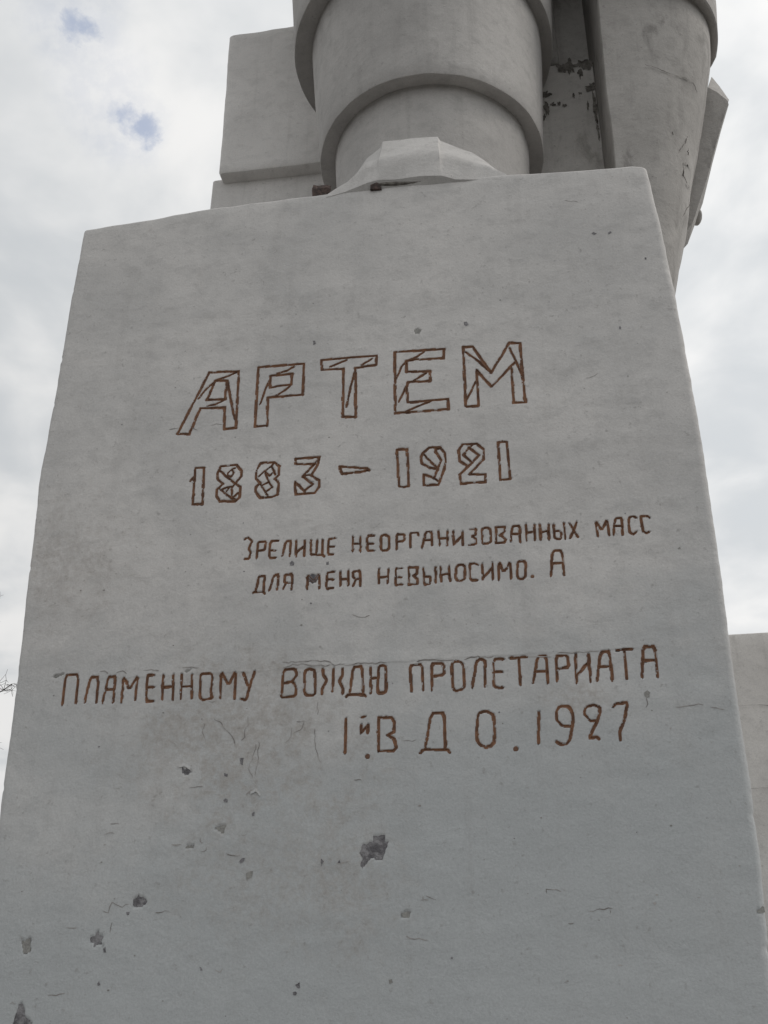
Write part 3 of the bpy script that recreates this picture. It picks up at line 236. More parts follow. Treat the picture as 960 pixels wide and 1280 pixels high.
CRACKS=[[[-1.0793,3.0701],[-1.0392,3.0698],[-0.988,3.0702],[-0.8858,3.0668],[-0.8712,3.0527],[-0.8597,3.0434],[-0.8289,3.0477],[-0.7839,3.0455],[-0.7561,3.0499],[-0.7337,3.047],[-0.7002,3.0442],[-0.6391,3.0481]],[[-1.0808,3.0456],[-1.0668,3.0507],[-1.0497,3.0499],[-1.033,3.0578],[-0.9931,3.0588],[-0.9588,3.0524],[-0.9303,3.0469],[-0.8963,3.0452],[-0.874,3.0528]],[[-0.5176,3.0466],[-0.4901,3.0463],[-0.4818,3.0517],[-0.4517,3.049],[-0.4025,3.0437],[-0.3644,3.0446]],[[-0.3209,3.0453],[-0.2881,3.0522],[-0.2663,3.0556],[-0.2557,3.0516],[-0.2018,3.0489]],[[-0.0629,3.0461],[-0.0252,3.0422],[0.0313,3.0393]],[[0.054,3.0495],[0.0701,3.0554],[0.0981,3.0513],[0.1232,3.0526],[0.1762,3.0512],[0.22,3.0543]],[[-1.8899,3.0684],[-1.8744,3.0713],[-1.855,3.0641],[-1.8437,3.0583]],[[-1.8123,3.0594],[-1.782,3.0684],[-1.7589,3.0516]],[[-1.6923,3.0614],[-1.6721,3.0667],[-1.6196,3.0621]],[[-1.6503,3.0646],[-1.619,3.0631]],[[-1.521,3.0661],[-1.4852,3.0679],[-1.4439,3.0659]],[[-1.3893,2.9134],[-1.354,2.9119]],[[-1.2127,2.8403],[-1.2081,2.8067],[-1.2253,2.7797],[-1.2203,2.7575],[-1.2337,2.7416]],[[-1.1715,2.7284],[-1.1749,2.6959],[-1.1837,2.6639],[-1.1959,2.6322],[-1.1735,2.5943]],[[-1.1589,2.7388],[-1.159,2.6738],[-1.1684,2.5994]],[[-1.3951,2.8253],[-1.4001,2.7809],[-1.388,2.7473]],[[-1.1961,2.5268],[-1.1808,2.542],[-1.1536,2.5412],[-1.136,2.5198]],[[-1.3605,2.8464],[-1.3244,2.8225],[-1.3046,2.7883],[-1.2746,2.7651],[-1.2608,2.7316]],[[-1.0098,2.8099],[-0.9767,2.8141],[-0.9811,2.7867],[-1.0187,2.7663]],[[-1.5338,2.7527],[-1.5092,2.7353]],[[-1.4352,2.5601],[-1.3801,2.5637]],[[-1.4839,2.3395],[-1.4406,2.3405]],[[-1.26,2.3048],[-1.2325,2.2923],[-1.206,2.2938]],[[-0.9314,2.7848],[-0.9226,2.6977],[-0.9043,2.6437]],[[-1.0499,2.7293],[-1.0289,2.7503],[-1.0253,2.7885]],[[-1.734,2.0988],[-1.7084,2.0958],[-1.703,2.13],[-1.6577,2.1159],[-1.6287,2.1245]],[[-1.8742,2.0422],[-1.8286,2.0417]],[[-1.5248,2.0918],[-1.4952,2.0932],[-1.4712,2.1]],[[-1.771,2.3834],[-1.7461,2.3924],[-1.7246,2.3871]],[[-1.482,2.3407],[-1.4512,2.3381]],[[-1.3627,2.3128],[-1.343,2.3171],[-1.3389,2.3282]],[[-1.2564,2.3013],[-1.2261,2.296]],[[-1.9109,1.808],[-1.8429,1.8146]],[[-1.2714,1.8946],[-1.2519,1.8886],[-1.2433,1.9003]],[[-1.6953,2.0227],[-1.6902,2.0581]],[[-0.8273,2.2559],[-0.7785,2.2653]],[[-0.5052,2.1251],[-0.4791,2.1218]],[[-0.4998,2.1398],[-0.4968,2.122]],[[-0.5634,1.9998],[-0.5324,1.9919],[-0.4809,1.9867]],[[-1.1947,2.5313],[-1.1725,2.544],[-1.1403,2.5275]],[[-0.05,2.1406],[-0.0491,2.1543],[-0.0092,2.1518],[0.0046,2.1443]],[[0.0936,2.0754],[0.1366,2.0855],[0.1832,2.0849]],[[0.1691,2.0833],[0.1706,2.0699]],[[0.0183,2.0361],[0.0409,2.0377]],[[0.1793,1.9],[0.2022,1.9025]],[[-1.7041,4.2807],[-1.6591,4.2824]],[[-1.4983,4.2842],[-1.4689,4.2882],[-1.4389,4.2854]],[[-1.5954,4.2832],[-1.5639,4.2675]],[[0.3824,2.8535],[0.3856,2.8277],[0.3782,2.8153]],[[0.4889,2.8106],[0.5402,2.8147],[0.594,2.8156]],[[0.6163,2.8052],[0.6655,2.7968]],[[-0.7887,3.2689],[-0.7472,3.252],[-0.713,3.2573]],[[0.2599,5.4726],[0.3264,5.4517]]]
LIFTS=[[[-0.1512,2.5671],[-0.1103,2.5739],[-0.0709,2.5564],[-0.0496,2.574]],[[-0.2599,2.5578],[-0.2162,2.5672],[-0.1542,2.5523]],[[-0.267,2.428],[-0.2275,2.4291]],[[-1.4892,2.6527],[-1.465,2.6573],[-1.4375,2.6402]],[[-1.1805,2.5367],[-1.1594,2.5466],[-1.1385,2.5251]]]

PED = thing('pedestal', 'tall whitewashed concrete pedestal with incised brown lettering and flaking paint', 'pedestal', (-.8, 1.2, 0))
XL = [(0, -2.12), (1.7, -2.16), (2.535, -2.24), (3.05, -2.265), (3.545, -2.299), (4.05, -2.328), (4.76, -2.341), (5.7, -2.344)]
XR = [(0, .66), (1.99, .697), (2.51, .724), (3.1, .730), (3.95, .746), (4.83, .735), (5.2, .715), (5.7, .688)]
ZT = [(-2.344, 5.643), (-2.0, 5.664), (-1.629, 5.697), (-1.016, 5.71), (-0.582, 5.707), (-0.012, 5.699), (0.336, 5.673), (0.617, 5.656), (0.687, 5.639)]
DEPTH = 2.6
def disp(x, z):
    """low relief of the plastered face: trowel waves, a slight lip along the old pour joint"""
    p = Vector((x, 0, z))
    d = noise.noise(p * 1.1) * .006 + noise.noise(Vector((x * 3.2, 4, z * 6.5))) * .0028 + noise.noise(Vector((x * 9, 9, z * 16))) * .0011
    zj = 3.055 + .012 * x + .012 * noise.noise(Vector((x * 2, 2, 0)))
    d += .0035 * max(0, min(1, (.55 - x) * 4, (x + 2.05) * 4)) * max(0, 1 - abs(z - zj) / .05) * (1 if z > zj else .2) * (.5 + noise.noise(Vector((x * 3, 0, 1))))
    return -d
def resample(pts, step):
    q = [pts[0]]
    for a, b in zip(pts, pts[1:]):
        d = math.hypot(b[0] - a[0], b[1] - a[1]); k = max(1, math.ceil(d / step))
        q += [(a[0] + (b[0] - a[0]) * j / k, a[1] + (b[1] - a[1]) * j / k) for j in range(1, k + 1)]
    return q
def chaikin(pts, closed):
    q = []
    n = len(pts)
    if not closed: q.append(pts[0])
    for i in range(n if closed else n - 1):
        a, b = pts[i], pts[(i + 1) % n]
        lo, hi = .13, .87
        if not closed and i == 0: q.append((a[0] + (b[0] - a[0]) * hi, a[1] + (b[1] - a[1]) * hi))
        elif not closed and i == n - 2: q.append((a[0] + (b[0] - a[0]) * lo, a[1] + (b[1] - a[1]) * lo))
        else: q += [(a[0] + (b[0] - a[0]) * lo, a[1] + (b[1] - a[1]) * lo), (a[0] + (b[0] - a[0]) * hi, a[1] + (b[1] - a[1]) * hi)]
    if not closed: q.append(pts[-1])
    else: q.append(q[0])
    return q
# where the face is cut in: letter grooves and the beds of the larger paint losses (2 mm cells -> depth)
CUT = {}
CELL = .002
def stamp(x, z, r, d):
    k = int(r / CELL) + 1; ix, iz = round(x / CELL), round(z / CELL)
    for a in range(-k, k + 1):
        for b in range(-k, k + 1):
            if math.hypot((ix + a) * CELL - x, (iz + b) * CELL - z) <= r: CUT[(ix + a, iz + b)] = d
def stamp_poly(p, d):
    xs = [q[0] for q in p]; zs = [q[1] for q in p]; n = len(p)
    for ix in range(round(min(xs) / CELL), round(max(xs) / CELL) + 1):
        for iz in range(round(min(zs) / CELL), round(max(zs) / CELL) + 1):
            x, z = ix * CELL, iz * CELL; c = False
            x += .004 * noise.noise(Vector((x * 60, z * 60, 0))); z += .004 * noise.noise(Vector((x * 60, z * 60, 7)))
            for k in range(n):
                (x1, z1), (x2, z2) = p[k], p[(k + 1) % n]
                if (z1 > z) != (z2 > z) and x < (x2 - x1) * (z - z1) / (z2 - z1) + x1: c = not c
            if c: CUT[(ix, iz)] = d
def stroke_rows(pts, w, wob, wvar, seed, taper, closed):
    pts = resample(pts, .009)
    n = len(pts); rows = []
    for i, p in enumerate(pts):
        if closed and (i == 0 or i == n - 1): a, b = pts[n - 2], pts[1]
        else: a, b = pts[max(0, i - 1)], pts[min(n - 1, i + 1)]
        tx, tz = b[0] - a[0], b[1] - a[1]; L = math.hypot(tx, tz) or 1; nx, nz = -tz / L, tx / L
        sx, sz = p
        jx = noise.noise(Vector((sx * 40, sz * 40, seed))) * wob; jz = noise.noise(Vector((sx * 40, sz * 40, seed + 9))) * wob
        ww = w * (1 + wvar * noise.noise(Vector((sx * 30, sz * 30, seed + 4))) * 2)
        if not closed and (i == 0 or i == n - 1): ww *= taper
        if 0 < i < n - 1:                       # mitre at corners
            v1 = (pts[i][0] - pts[i - 1][0], pts[i][1] - pts[i - 1][1]); v2 = (pts[i + 1][0] - pts[i][0], pts[i + 1][1] - pts[i][1])
            c = (v1[0] * v2[0] + v1[1] * v2[1]) / ((math.hypot(*v1) * math.hypot(*v2)) or 1)
            ww *= min(1.3, 1 / max(.5, math.sqrt(max(0, (1 + c) / 2))))
        rows.append((sx + jx, sz + jz, nx, nz, ww))
    return rows
def letter_strokes(L, w, outline, sd):
    """(rows, is_dot) for every stroke of one letter"""
    res = []
    for si, (fl, pts) in enumerate(L):
        if fl == 2: res.append(((pts[0], pts[1][0]), True)); continue
        closed = fl == 1 or (pts[0] == pts[-1] and len(pts) > 3)
        ww = w * (.72 if fl == 3 else .95 if outline else .90)
        if not outline:
            if fl == 1: pts = chaikin(chaikin(pts, True)[:-1], True)
            elif len(pts) > 2 and pts[0] != pts[-1]: pts = chaikin(pts, False)
        res.append((stroke_rows(pts, ww, .0022, .22, sd + si * 1.7, .7, closed), False))
    return res
for kind, w, letters in TEXT:
    for i, L in enumerate(letters):
        for rows, dot in letter_strokes(L, w, kind == 'outline', i * 2.7):
            if dot: stamp(rows[0][0], rows[0][1], rows[1] * .8, .010); continue
            for a, b in zip(rows, rows[1:]):
                for k in range(5):
                    q = k / 5; stamp(a[0] + (b[0] - a[0]) * q, a[1] + (b[1] - a[1]) * q, (a[4] + (b[4] - a[4]) * q) * .37, .010)
BIG = [p for p in CHIPS + PALE if max(q[0] for q in p) - min(q[0] for q in p) > .03] + MCHIP
for p in BIG: stamp_poly(p, .0055)
def edge_wob(z, s): return (.006 * noise.noise(Vector((s, z * 1.6, 0))) + .003 * noise.noise(Vector((s, z * 6, 3)))) + .002 * noise.noise(Vector((s, z * 19, 3))) - (1 if s > 5 else -1) * .03 * max(0, noise.noise(Vector((s, z * 11, 8))) - .42)
bm = bmesh.new()
us = [i / 700 for i in range(701)]
zf = [0, .3, .6, .9, 1.2, 1.4]; k = 1.55
while k < 5.60: zf.append(k); k += .018 if k < 1.66 or k > 4.9 else .0075 if k < 2.62 else .0042
rings = []
def ped_ring(zfrac, inset, ztop_drop):
    """ring at a fraction of the local top height; inset for the rounded top"""
    rg = []
    z_ref = zfrac * 5.66
    xl = lerp_tab(XL, z_ref) + edge_wob(z_ref, 1.); xr = lerp_tab(XR, z_ref) + edge_wob(z_ref, 7.)
    bl = .016 + .006 * noise.noise(Vector((3, z_ref * 3, 0))); br = .026 + .012 * noise.noise(Vector((6, z_ref * 2.5, 0)))
    lo, hi = xl + inset, xr - inset
    for a in (90, 60, 30): rg.append((lo + bl - bl * math.sin(R(a)), inset + bl - bl * math.cos(R(a))))
    for u in us: rg.append((lo + bl + (hi - lo - bl - br) * u, None))
    for a in (30, 60, 90): rg.append((hi - br + br * math.sin(R(a)), inset + br - br * math.cos(R(a))))
    for q in range(1, 9): rg.append((hi, br + (DEPTH - br) * q / 8 - (inset if q == 8 else 0)))
    for q in range(1, 9): rg.append((hi + (lo - hi) * q / 8, DEPTH - inset))
    for q in range(1, 8): rg.append((lo, DEPTH + (bl - DEPTH) * q / 8))
    res = []
    for x, y in rg:
        zt = lerp_tab(ZT, x) + .006 * noise.noise(Vector((x * 2.2, 1, 1))) + .004 * noise.noise(Vector((x * 9, 1, 5))) - ztop_drop
        z = zt * zfrac
        if y is None: y = inset + disp(x, z) + CUT.get((round(x / CELL), round(z / CELL)), 0)
        elif y < .06: y = y + disp(x, z) * (1 - y / .06)
        res.append((x, y, z))
    return res
for z in zf: rings.append(ped_ring(z / 5.66, 0, 0))
for a in (0, 25, 50, 75, 90):
    rb = .017
    rings.append(ped_ring(1.0, rb - rb * math.cos(R(a)), rb - rb * math.sin(R(a))))
loft(bm, rings)
for fc in bm.faces: fc.smooth = True
# chips, bare patches and cracks of the paint belong to the body's surface
def surf(x, z, h): return Vector((x, disp(x, z) - h, z))
def chip(bm, pts, mi, h=.0016, jit=.0022):
    q = []
    for i, p in enumerate(pts):
        n = pts[(i + 1) % len(pts)]; d = math.hypot(n[0] - p[0], n[1] - p[1]); k = max(1, int(d / .008))
        for j in range(k):
            t = j / k; q.append((p[0] + (n[0] - p[0]) * t + random.uniform(-jit, jit) * (j > 0 or k > 1), p[1] + (n[1] - p[1]) * t + random.uniform(-jit, jit) * (j > 0 or k > 1)))
    f = bm.faces.new([bm.verts.new(surf(x, z, h)) for x, z in q][::-1])
    f.normal_update()
    if f.normal.y > 0: f.normal_flip()
    f.material_index = mi
    bmesh.ops.triangulate(bm, faces=[f])
PROF_GROOVE = ((-.56, -.0006), (-.46, .0005), (-.25, -.0034), (0, -.0058), (.25, -.0034), (.46, .0005), (.56, -.0006))
def ribbon_from(bm, rows, mi, h, prof):
    vr = [[bm.verts.new(surf(x + nx * o * ww, z + nz * o * ww, hh + h)) for o, hh in prof] for x, z, nx, nz, ww in rows]
    for a, b in zip(vr, vr[1:]):
        for j in range(len(prof) - 1):
            f = bm.faces.new((a[j], a[j + 1], b[j + 1], b[j])); f.material_index = mi
def ribbon(bm, pts, w, mi=0, h=.0, prof=((-.5, .0006), (.5, .0006)), wob=.0018, wvar=.18, seed=0., taper=.55, closed=False):
    if len(pts) > 1: ribbon_from(bm, stroke_rows(pts, w, wob, wvar, seed, taper, closed), mi, h, prof)
def blob(bm, c, rr, mi=0, h=.001):
    ctr = bm.verts.new(surf(c[0], c[1], h + .0012)); ring = []
    for k in range(14):
        a = k / 14 * 2 * math.pi; q = rr * (1 + .25 * noise.noise(Vector((c[0] * 30 + math.cos(a), math.sin(a), c[1] * 10))))
        ring.append(bm.verts.new(surf(c[0] + q * math.cos(a), c[1] + q * math.sin(a), h)))
    for k in range(14):
        f = bm.faces.new((ctr, ring[k], ring[(k + 1) % 14])); f.material_index = mi
def flake(bm, pts, mi=0):
    """a curl of paint lifting off along its lower side"""
    rows = []
    for x, z in resample(pts, .01):
        t = noise.noise(Vector((x * 20, z * 20, 2)))
        rows.append((bm.verts.new(surf(x, z + .004, .0005)), bm.verts.new(surf(x, z - .005, .003 + .002 * t)), bm.verts.new(surf(x + .002, z - .010, .004 + .002 * t))))
    for a, b in zip(rows, rows[1:]):
        for j in (0, 1):
            f = bm.faces.new((a[j], a[j + 1], b[j + 1], b[j])); f.material_index = mi
for p in CHIPS: chip(bm, p, 1, -.0022 if p in BIG else .0013)
for p in PALE: chip(bm, p, 2, -.0018 if p in BIG else .0012)
rc = random.Random(3)
for i, p in enumerate(CRACKS):
    q = []
    for a in resample(p, .02): q.append((a[0] + rc.uniform(-.003, .003), a[1] + rc.uniform(-.003, .003)))
    ribbon(bm, q, .0040 if i < 12 else .0032, 3, .0004, ((-.5, .0006), (.5, .0006)), .003, .35, i, .2)
for p in LIFTS[3:]: flake(bm, p)
# pin-holes and small scabs scattered over the plaster
for k in range(110):
    x = rc.uniform(-2.2, .66); z = rc.uniform(1.6, 5.55)
    if rc.random() < .6: z = 1.6 + (z - 1.6) * .55
    s = rc.uniform(.0015, .0042) * (1 if rc.random() < .85 else 1.7)
    chip(bm, [(x + s * rc.uniform(.7, 1.5) * math.cos(a), z + s * rc.uniform(.5, 1.1) * math.sin(a)) for a in (0, 1.2, 2.4, 3.6, 5)], rc.choice((1, 3, 3, 2)), .0012, .0005)
for k in range(10):
    x = rc.uniform(-2.2, .66); z = rc.uniform(1.6, 5.5); L = rc.uniform(.015, .07); a = rc.gauss(0, .35)
    if rc.random() < .5: x = rc.uniform(-1.9, -.5); z = rc.uniform(1.8, 3.0); a = rc.uniform(-1.6, 1.6)
    pts = [(x + L * t * math.cos(a) + rc.uniform(-.004, .004), z + L * t * math.sin(a) + rc.uniform(-.006, .006)) for t in (0, .33, .66, 1)]
    ribbon(bm, pts, rc.uniform(.0018, .0032), 3, .0003, ((-.5, .0006), (.5, .0006)), .002, .3, k, .2)
bmesh.ops.recalc_face_normals(bm, faces=[f for f in bm.faces if f.material_index == 0 and len(f.verts) == 4][:0])
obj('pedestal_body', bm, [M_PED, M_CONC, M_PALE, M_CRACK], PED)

LET = ['А', 'Р', 'Т', 'Е', 'М']; DIG = ['1', '8', '8', '3', 'dash', '1', '9', '2', '1']
WORDS = ['ЗРЕЛИЩЕ', 'НЕОРГАНИЗОВАННЫХ', 'МАСС', 'ДЛЯ', 'МЕНЯ with a dark chip in its first letter', 'НЕВЫНОСИМО', 'А signing the quotation', 'ПЛАМЕННОМУ', 'ВОЖДЮ', 'ПРОЛЕТАРИАТА', '1й', 'В Д О', '1927']
def strokes(bm, L, w, outline, sd):
    for si, (rows, dot) in enumerate(letter_strokes(L, w, outline, sd)):
        if dot: blob(bm, rows[0], rows[1], 0, .0003)
        else: ribbon_from(bm, rows, 0, si * .00012, PROF_GROOVE)
BL = 'in the bottom line'
LAST = [(('carved_numeral', 'carved_letter', 'carved_dot'), ('tall single-stroke 1 ' + BL, 'tiny raised й', 'dot under the tiny й')),
        (('carved_letter', 'carved_letter', 'carved_letter', 'carved_dot'), ('tall capital В ' + BL, 'tall capital Д ' + BL, 'tall capital О ' + BL, 'dot before the last year')),
        (('carved_numeral',) * 4, ('1 of the last year', '9 of the last year', '2 of the last year', '7 of the last year'))]
wi = 0; row = 0
for kind, w, letters in TEXT:
    if kind == 'outline':
        for i, L in enumerate(letters):
            bm = bmesh.new(); strokes(bm, L, w, True, i * 2.7)
            s = (LET if row == 0 else DIG)[i]
            lab = ('large outlined capital %s of the name line' % s) if row == 0 else ('outlined dash between the two years' if s == 'dash' else 'outlined numeral %s in the %s year' % (s, 'first' if i < 4 else 'second'))
            obj('carved_letter' if row == 0 else ('carved_dash' if s == 'dash' else 'carved_numeral'), bm, M_INK, PED, lab, True)
        row += 1
    elif wi >= 10:
        nm, lb = LAST[wi - 10]
        for i, L in enumerate(letters):
            if lb[i] == 'tiny raised й':      # its breve is a cut of its own
                bm = bmesh.new(); ribbon_from(bm, letter_strokes(L, w, False, i * 2.7)[-1][0], 0, .0004, PROF_GROOVE); obj('carved_breve', bm, M_INK, PED, 'short stroke over the tiny raised й', True)
                L = L[:-1]
            bm = bmesh.new(); strokes(bm, L, w, False, i * 2.7)
            obj(nm[i], bm, M_INK, PED, lb[i], True)
        wi += 1
    else:
        bm = bmesh.new()
        for i, L in enumerate(letters): strokes(bm, L, w, False, i * 2.7)
        ob = obj('carved_word', bm, M_INK, PED, 'incised brown words reading ' + WORDS[wi], True)
        if wi == 4:
            bm = bmesh.new(); chip(bm, MCHIP[0], 0, -.0026, .001); obj('paint_chip', bm, M_CONC, PED, 'dark chip in the capital М of the quotation')
        wi += 1

# ------------------------------------------------------------------ statue on the pedestal
ST = thing('statue', 'cubist whitewashed concrete statue, its flaring tiers rising from the lettered pedestal', 'statue', (-.5, 1.1, 5.64))
def tier(name, rings_, mat, seed, seg=120, lip=.010):
    """rings_: (z, radius, cx, cy); lathe with slightly uneven lips"""
    bm = bmesh.new(); rr = []
    for z, r, cx, cy in rings_:
        rg = []
        for k in range(seg):
            a = 2 * math.pi * k / seg
            q = r + lip * noise.noise(Vector((math.cos(a) * 1.6, math.sin(a) * 1.6, z * .9 + seed))) + lip * .35 * noise.noise(Vector((math.cos(a) * 6, math.sin(a) * 6, z * 2 + seed)))
            zz = z + lip * .6 * noise.noise(Vector((math.cos(a) * 3, math.sin(a) * 3, seed + 20)))
            rg.append((cx + q * math.cos(a), cy + q * math.sin(a), zz))
        rr.append(rg)
    loft(bm, rr)
    return obj(name, bm, mat, ST, None, False)
def flare(z0, r0, z1, r1, c0, c1, n=10, lipw=.05, soff=.03, inner=None):
    """tier: flat soffit ring, rounded rim, wall flaring upwards"""
    L = []
    if inner: L.append((z0 + soff, inner, c0, 1.0))
    L += [(z0 + .012, r0 - .03, c0, 1.0), (z0 + .002, r0 - .012, c0, 1.0), (z0, r0 - .004, c0, 1.0), (z0 + .006, r0, c0, 1.0)]
    for i in range(1, n + 1):
        t = i / n; L.append((z0 + (z1 - z0) * t, r0 + (r1 - r0) * t, c0 + (c1 - c0) * t, 1.0))
    return L
def smooth_by_angle(o, deg=32):
    me = o.data; b2 = bmesh.new(); b2.from_mesh(me)
    for f in b2.faces: f.smooth = True
    for e in b2.edges:
        if len(e.link_faces) == 2 and e.calc_face_angle(0) > R(deg): e.smooth = False
    b2.to_mesh(me); b2.free()
o = tier('boot_shaft', [(5.60, .55, -.50, 1.0)] + [(5.60 + 1.28 * i / 8, .56 + .085 * i / 8, -.512, 1.0) for i in range(1, 9)], M_STAT, 1.); smooth_by_angle(o)
o = tier('trouser_tier', flare(6.86, .745, 7.93, .815, -.515, -.54, inner=.57), M_STAT, 4.); smooth_by_angle(o)
o = tier('trouser_tier', flare(7.90, .915, 9.25, 1.00, -.56, -.57, inner=.75), M_STAT, 9.); smooth_by_angle(o)
o = tier('trouser_tier', flare(9.22, 1.10, 11.0, 1.2, -.58, -.6, inner=.9), M_STAT, 14.); smooth_by_angle(o)

# boot toe: a faceted cap overhanging the pedestal's front edge
bm = bmesh.new()
bot = [(-.985, .00, 5.680), (-.88, -.004, 5.698), (-.752, -.020, 5.727), (-.70, -.024, 5.732), (-.69, -.024, 5.732), (-.515, -.026, 5.722), (-.365, -.026, 5.709), (-.355, -.026, 5.707), (-.285, -.012, 5.686), (-.15, -.004, 5.675), (-.015, .00, 5.665)]
mid = [(-.975, .012, 5.715), (-.87, .012, 5.785), (-.775, .010, 5.895), (-.705, .012, 5.905), (-.695, .0, 5.908), (-.54, .0, 5.922), (-.372, .0, 5.902), (-.362, .012, 5.898), (-.24, .02, 5.85), (-.13, .02, 5.80), (-.02, .01, 5.705)]
top = [(-.965, .05, 5.73), (-.86, .08, 5.87), (-.79, .13, 6.07), (-.712, .15, 6.165), (-.70, .13, 6.185), (-.54, .13, 6.183), (-.388, .13, 6.165), (-.376, .15, 6.155), (-.202, .14, 6.035), (-.12, .10, 5.90), (-.025, .05, 5.72)]
bak = [(x, .75, z + .02) for x, y, z in top]; und = [(x, .75, 5.60) for x, y, z in top]; fb = [(x, y + .05, z - .10) for x, y, z in bot]
fb = [(x, .06, 5.62) for x, y, z in bot]
def sub(line, k=4):
    q = []
    for a, b in zip(line, line[1:]):
        for j in range(k): q.append(tuple(a[i] + (b[i] - a[i]) * j / k for i in range(3)))
    return q + [line[-1]]
rows = [sub(l) for l in (und, fb, bot, mid, top, bak)]
rows2 = []
for i, (a, b) in enumerate(zip(rows, rows[1:])):
    kk = 5 if i in (2, 3) else 1
    for j in range(kk): rows2.append([tuple(p[c] + (q[c] - p[c]) * j / kk for c in range(3)) for p, q in zip(a, b)])
rows2.append(rows[-1])
rows2 = [[tuple(Vector(p) + noise.noise_vector(Vector(p) * 7) * .006 + noise.noise_vector(Vector(p) * 2.5) * .005) for p in rw] for rw in rows2]
loft(bm, rows2, False, (False, False))
o = obj('boot_toe', bm, M_TOE, ST); smooth_by_angle(o, 40)
# dark strip put in for the shadow gap under the toe
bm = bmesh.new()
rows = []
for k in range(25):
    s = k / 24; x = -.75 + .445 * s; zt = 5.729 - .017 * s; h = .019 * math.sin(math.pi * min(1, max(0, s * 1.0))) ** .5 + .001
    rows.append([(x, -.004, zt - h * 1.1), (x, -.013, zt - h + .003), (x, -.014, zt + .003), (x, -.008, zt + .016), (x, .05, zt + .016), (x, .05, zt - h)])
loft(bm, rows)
obj('toe_shadow_strip', bm, M_BLACK, ST, 'dark strip standing for the shadow gap under the boot toe')

# square block at the left with its plinth
bm = bmesh.new(); rough_box(bm, -2.318, -.75, 1.69, 2.55, 5.60, 7.72, .015, 1., .006)
obj('block_plinth', bm, M_BLOCK, ST)
bm = bmesh.new(); rough_box(bm, -2.262, -.75, 1.58, 2.6, 7.665, 9.295, .03, 5., .008, taper=lambda z: .03 - .03 * (z - 7.66))
o = obj('squared_block', bm, M_BLOCK, ST); smooth_by_angle(o, 40)

# coat mass at the right: flaring wall with a sharp front arris, its rim, the slot beside it
XS = [(4.4, .70), (5.0, .745), (5.6, .90), (6.0, 1.002), (6.24, 1.067), (6.43, 1.121), (6.8, 1.205), (7.55, 1.383), (7.91, 1.468), (8.2, 1.50), (8.6, 1.55)]
YB = [(4.4, .25), (5.0, .3), (6.0, .45), (6.6, .49), (8.1, .655), (8.6, .68)]
YC0 = 1.45
def coat_section(z, xs, b, xc, p=2.6, n=34):
    rg = [(xc, 1.9), (xc, YC0 - b + .16), (xc + .002, YC0 - b + .05), (xc + .006, YC0 - b + .008)]
    for k in range(n + 1):
        a = k / n * math.pi / 2
        ex = math.sin(a) ** (2 / p); ey = math.cos(a) ** (2 / p)
        rg.append((xc + .012 + (xs - xc - .012) * ex, YC0 - b * ey))
    rg += [(xs - .02, 1.52), (xs - .16, 1.8), (xs - .32, 2.1), (xc + .01, 2.4)]
    return rg
bm = bmesh.new(); rings = []
z = 4.4
while z < 8.46:
    xs, b = lerp_tab(XS, z), lerp_tab(YB, z)
    xc = .655 if z < 7 else .655 + .01 * (z - 7)
    rings.append([tuple(Vector((x, y, z)) + noise.noise_vector(Vector((x * 2, y * 2, z * 2))) * .012 + noise.noise_vector(Vector((x * 7, y * 7, z * 7))) * .004) for x, y in coat_section(z, xs, b, xc)])
    z += .06
loft(bm, rings)
o = obj('coat_skirt', bm, M_COAT, ST); smooth_by_angle(o, 34)
bm = bmesh.new(); rings = []
for z, dx in ((8.14, -.08), (8.105, -.03), (8.10, -.01), (8.108, 0), (8.4, .03), (8.8, .05), (9.4, .10), (10.2, .16), (11, .2)):
    rings.append([tuple(Vector((x, y, z)) + noise.noise_vector(Vector((x * 3, y * 3, z * 1.5))) * .012) for x, y in coat_section(z, 1.545 + dx, .735 + dx, .665)])
loft(bm, rings)
o = obj('coat_rim', bm, M_COAT, ST); smooth_by_angle(o, 34)
bm = bmesh.new(); rough_box(bm, -.4, .66, 1.45, 1.95, 5.60, 8.24, .012, 3., .008)
panel = obj('coat_panel', bm, M_SLOT, ST)
bm = bmesh.new(); rough_box(bm, -.4, .425, 1.44, 1.95, 8.25, 11., .018, 7., .012)
obj('coat_pleat', bm, M_COAT, ST)
bm = bmesh.new(); rough_box(bm, .36, .72, 1.64, 2.2, 8.2, 11., .012, 8., .008)
obj('coat_slot_back', bm, M_SLOT, ST)
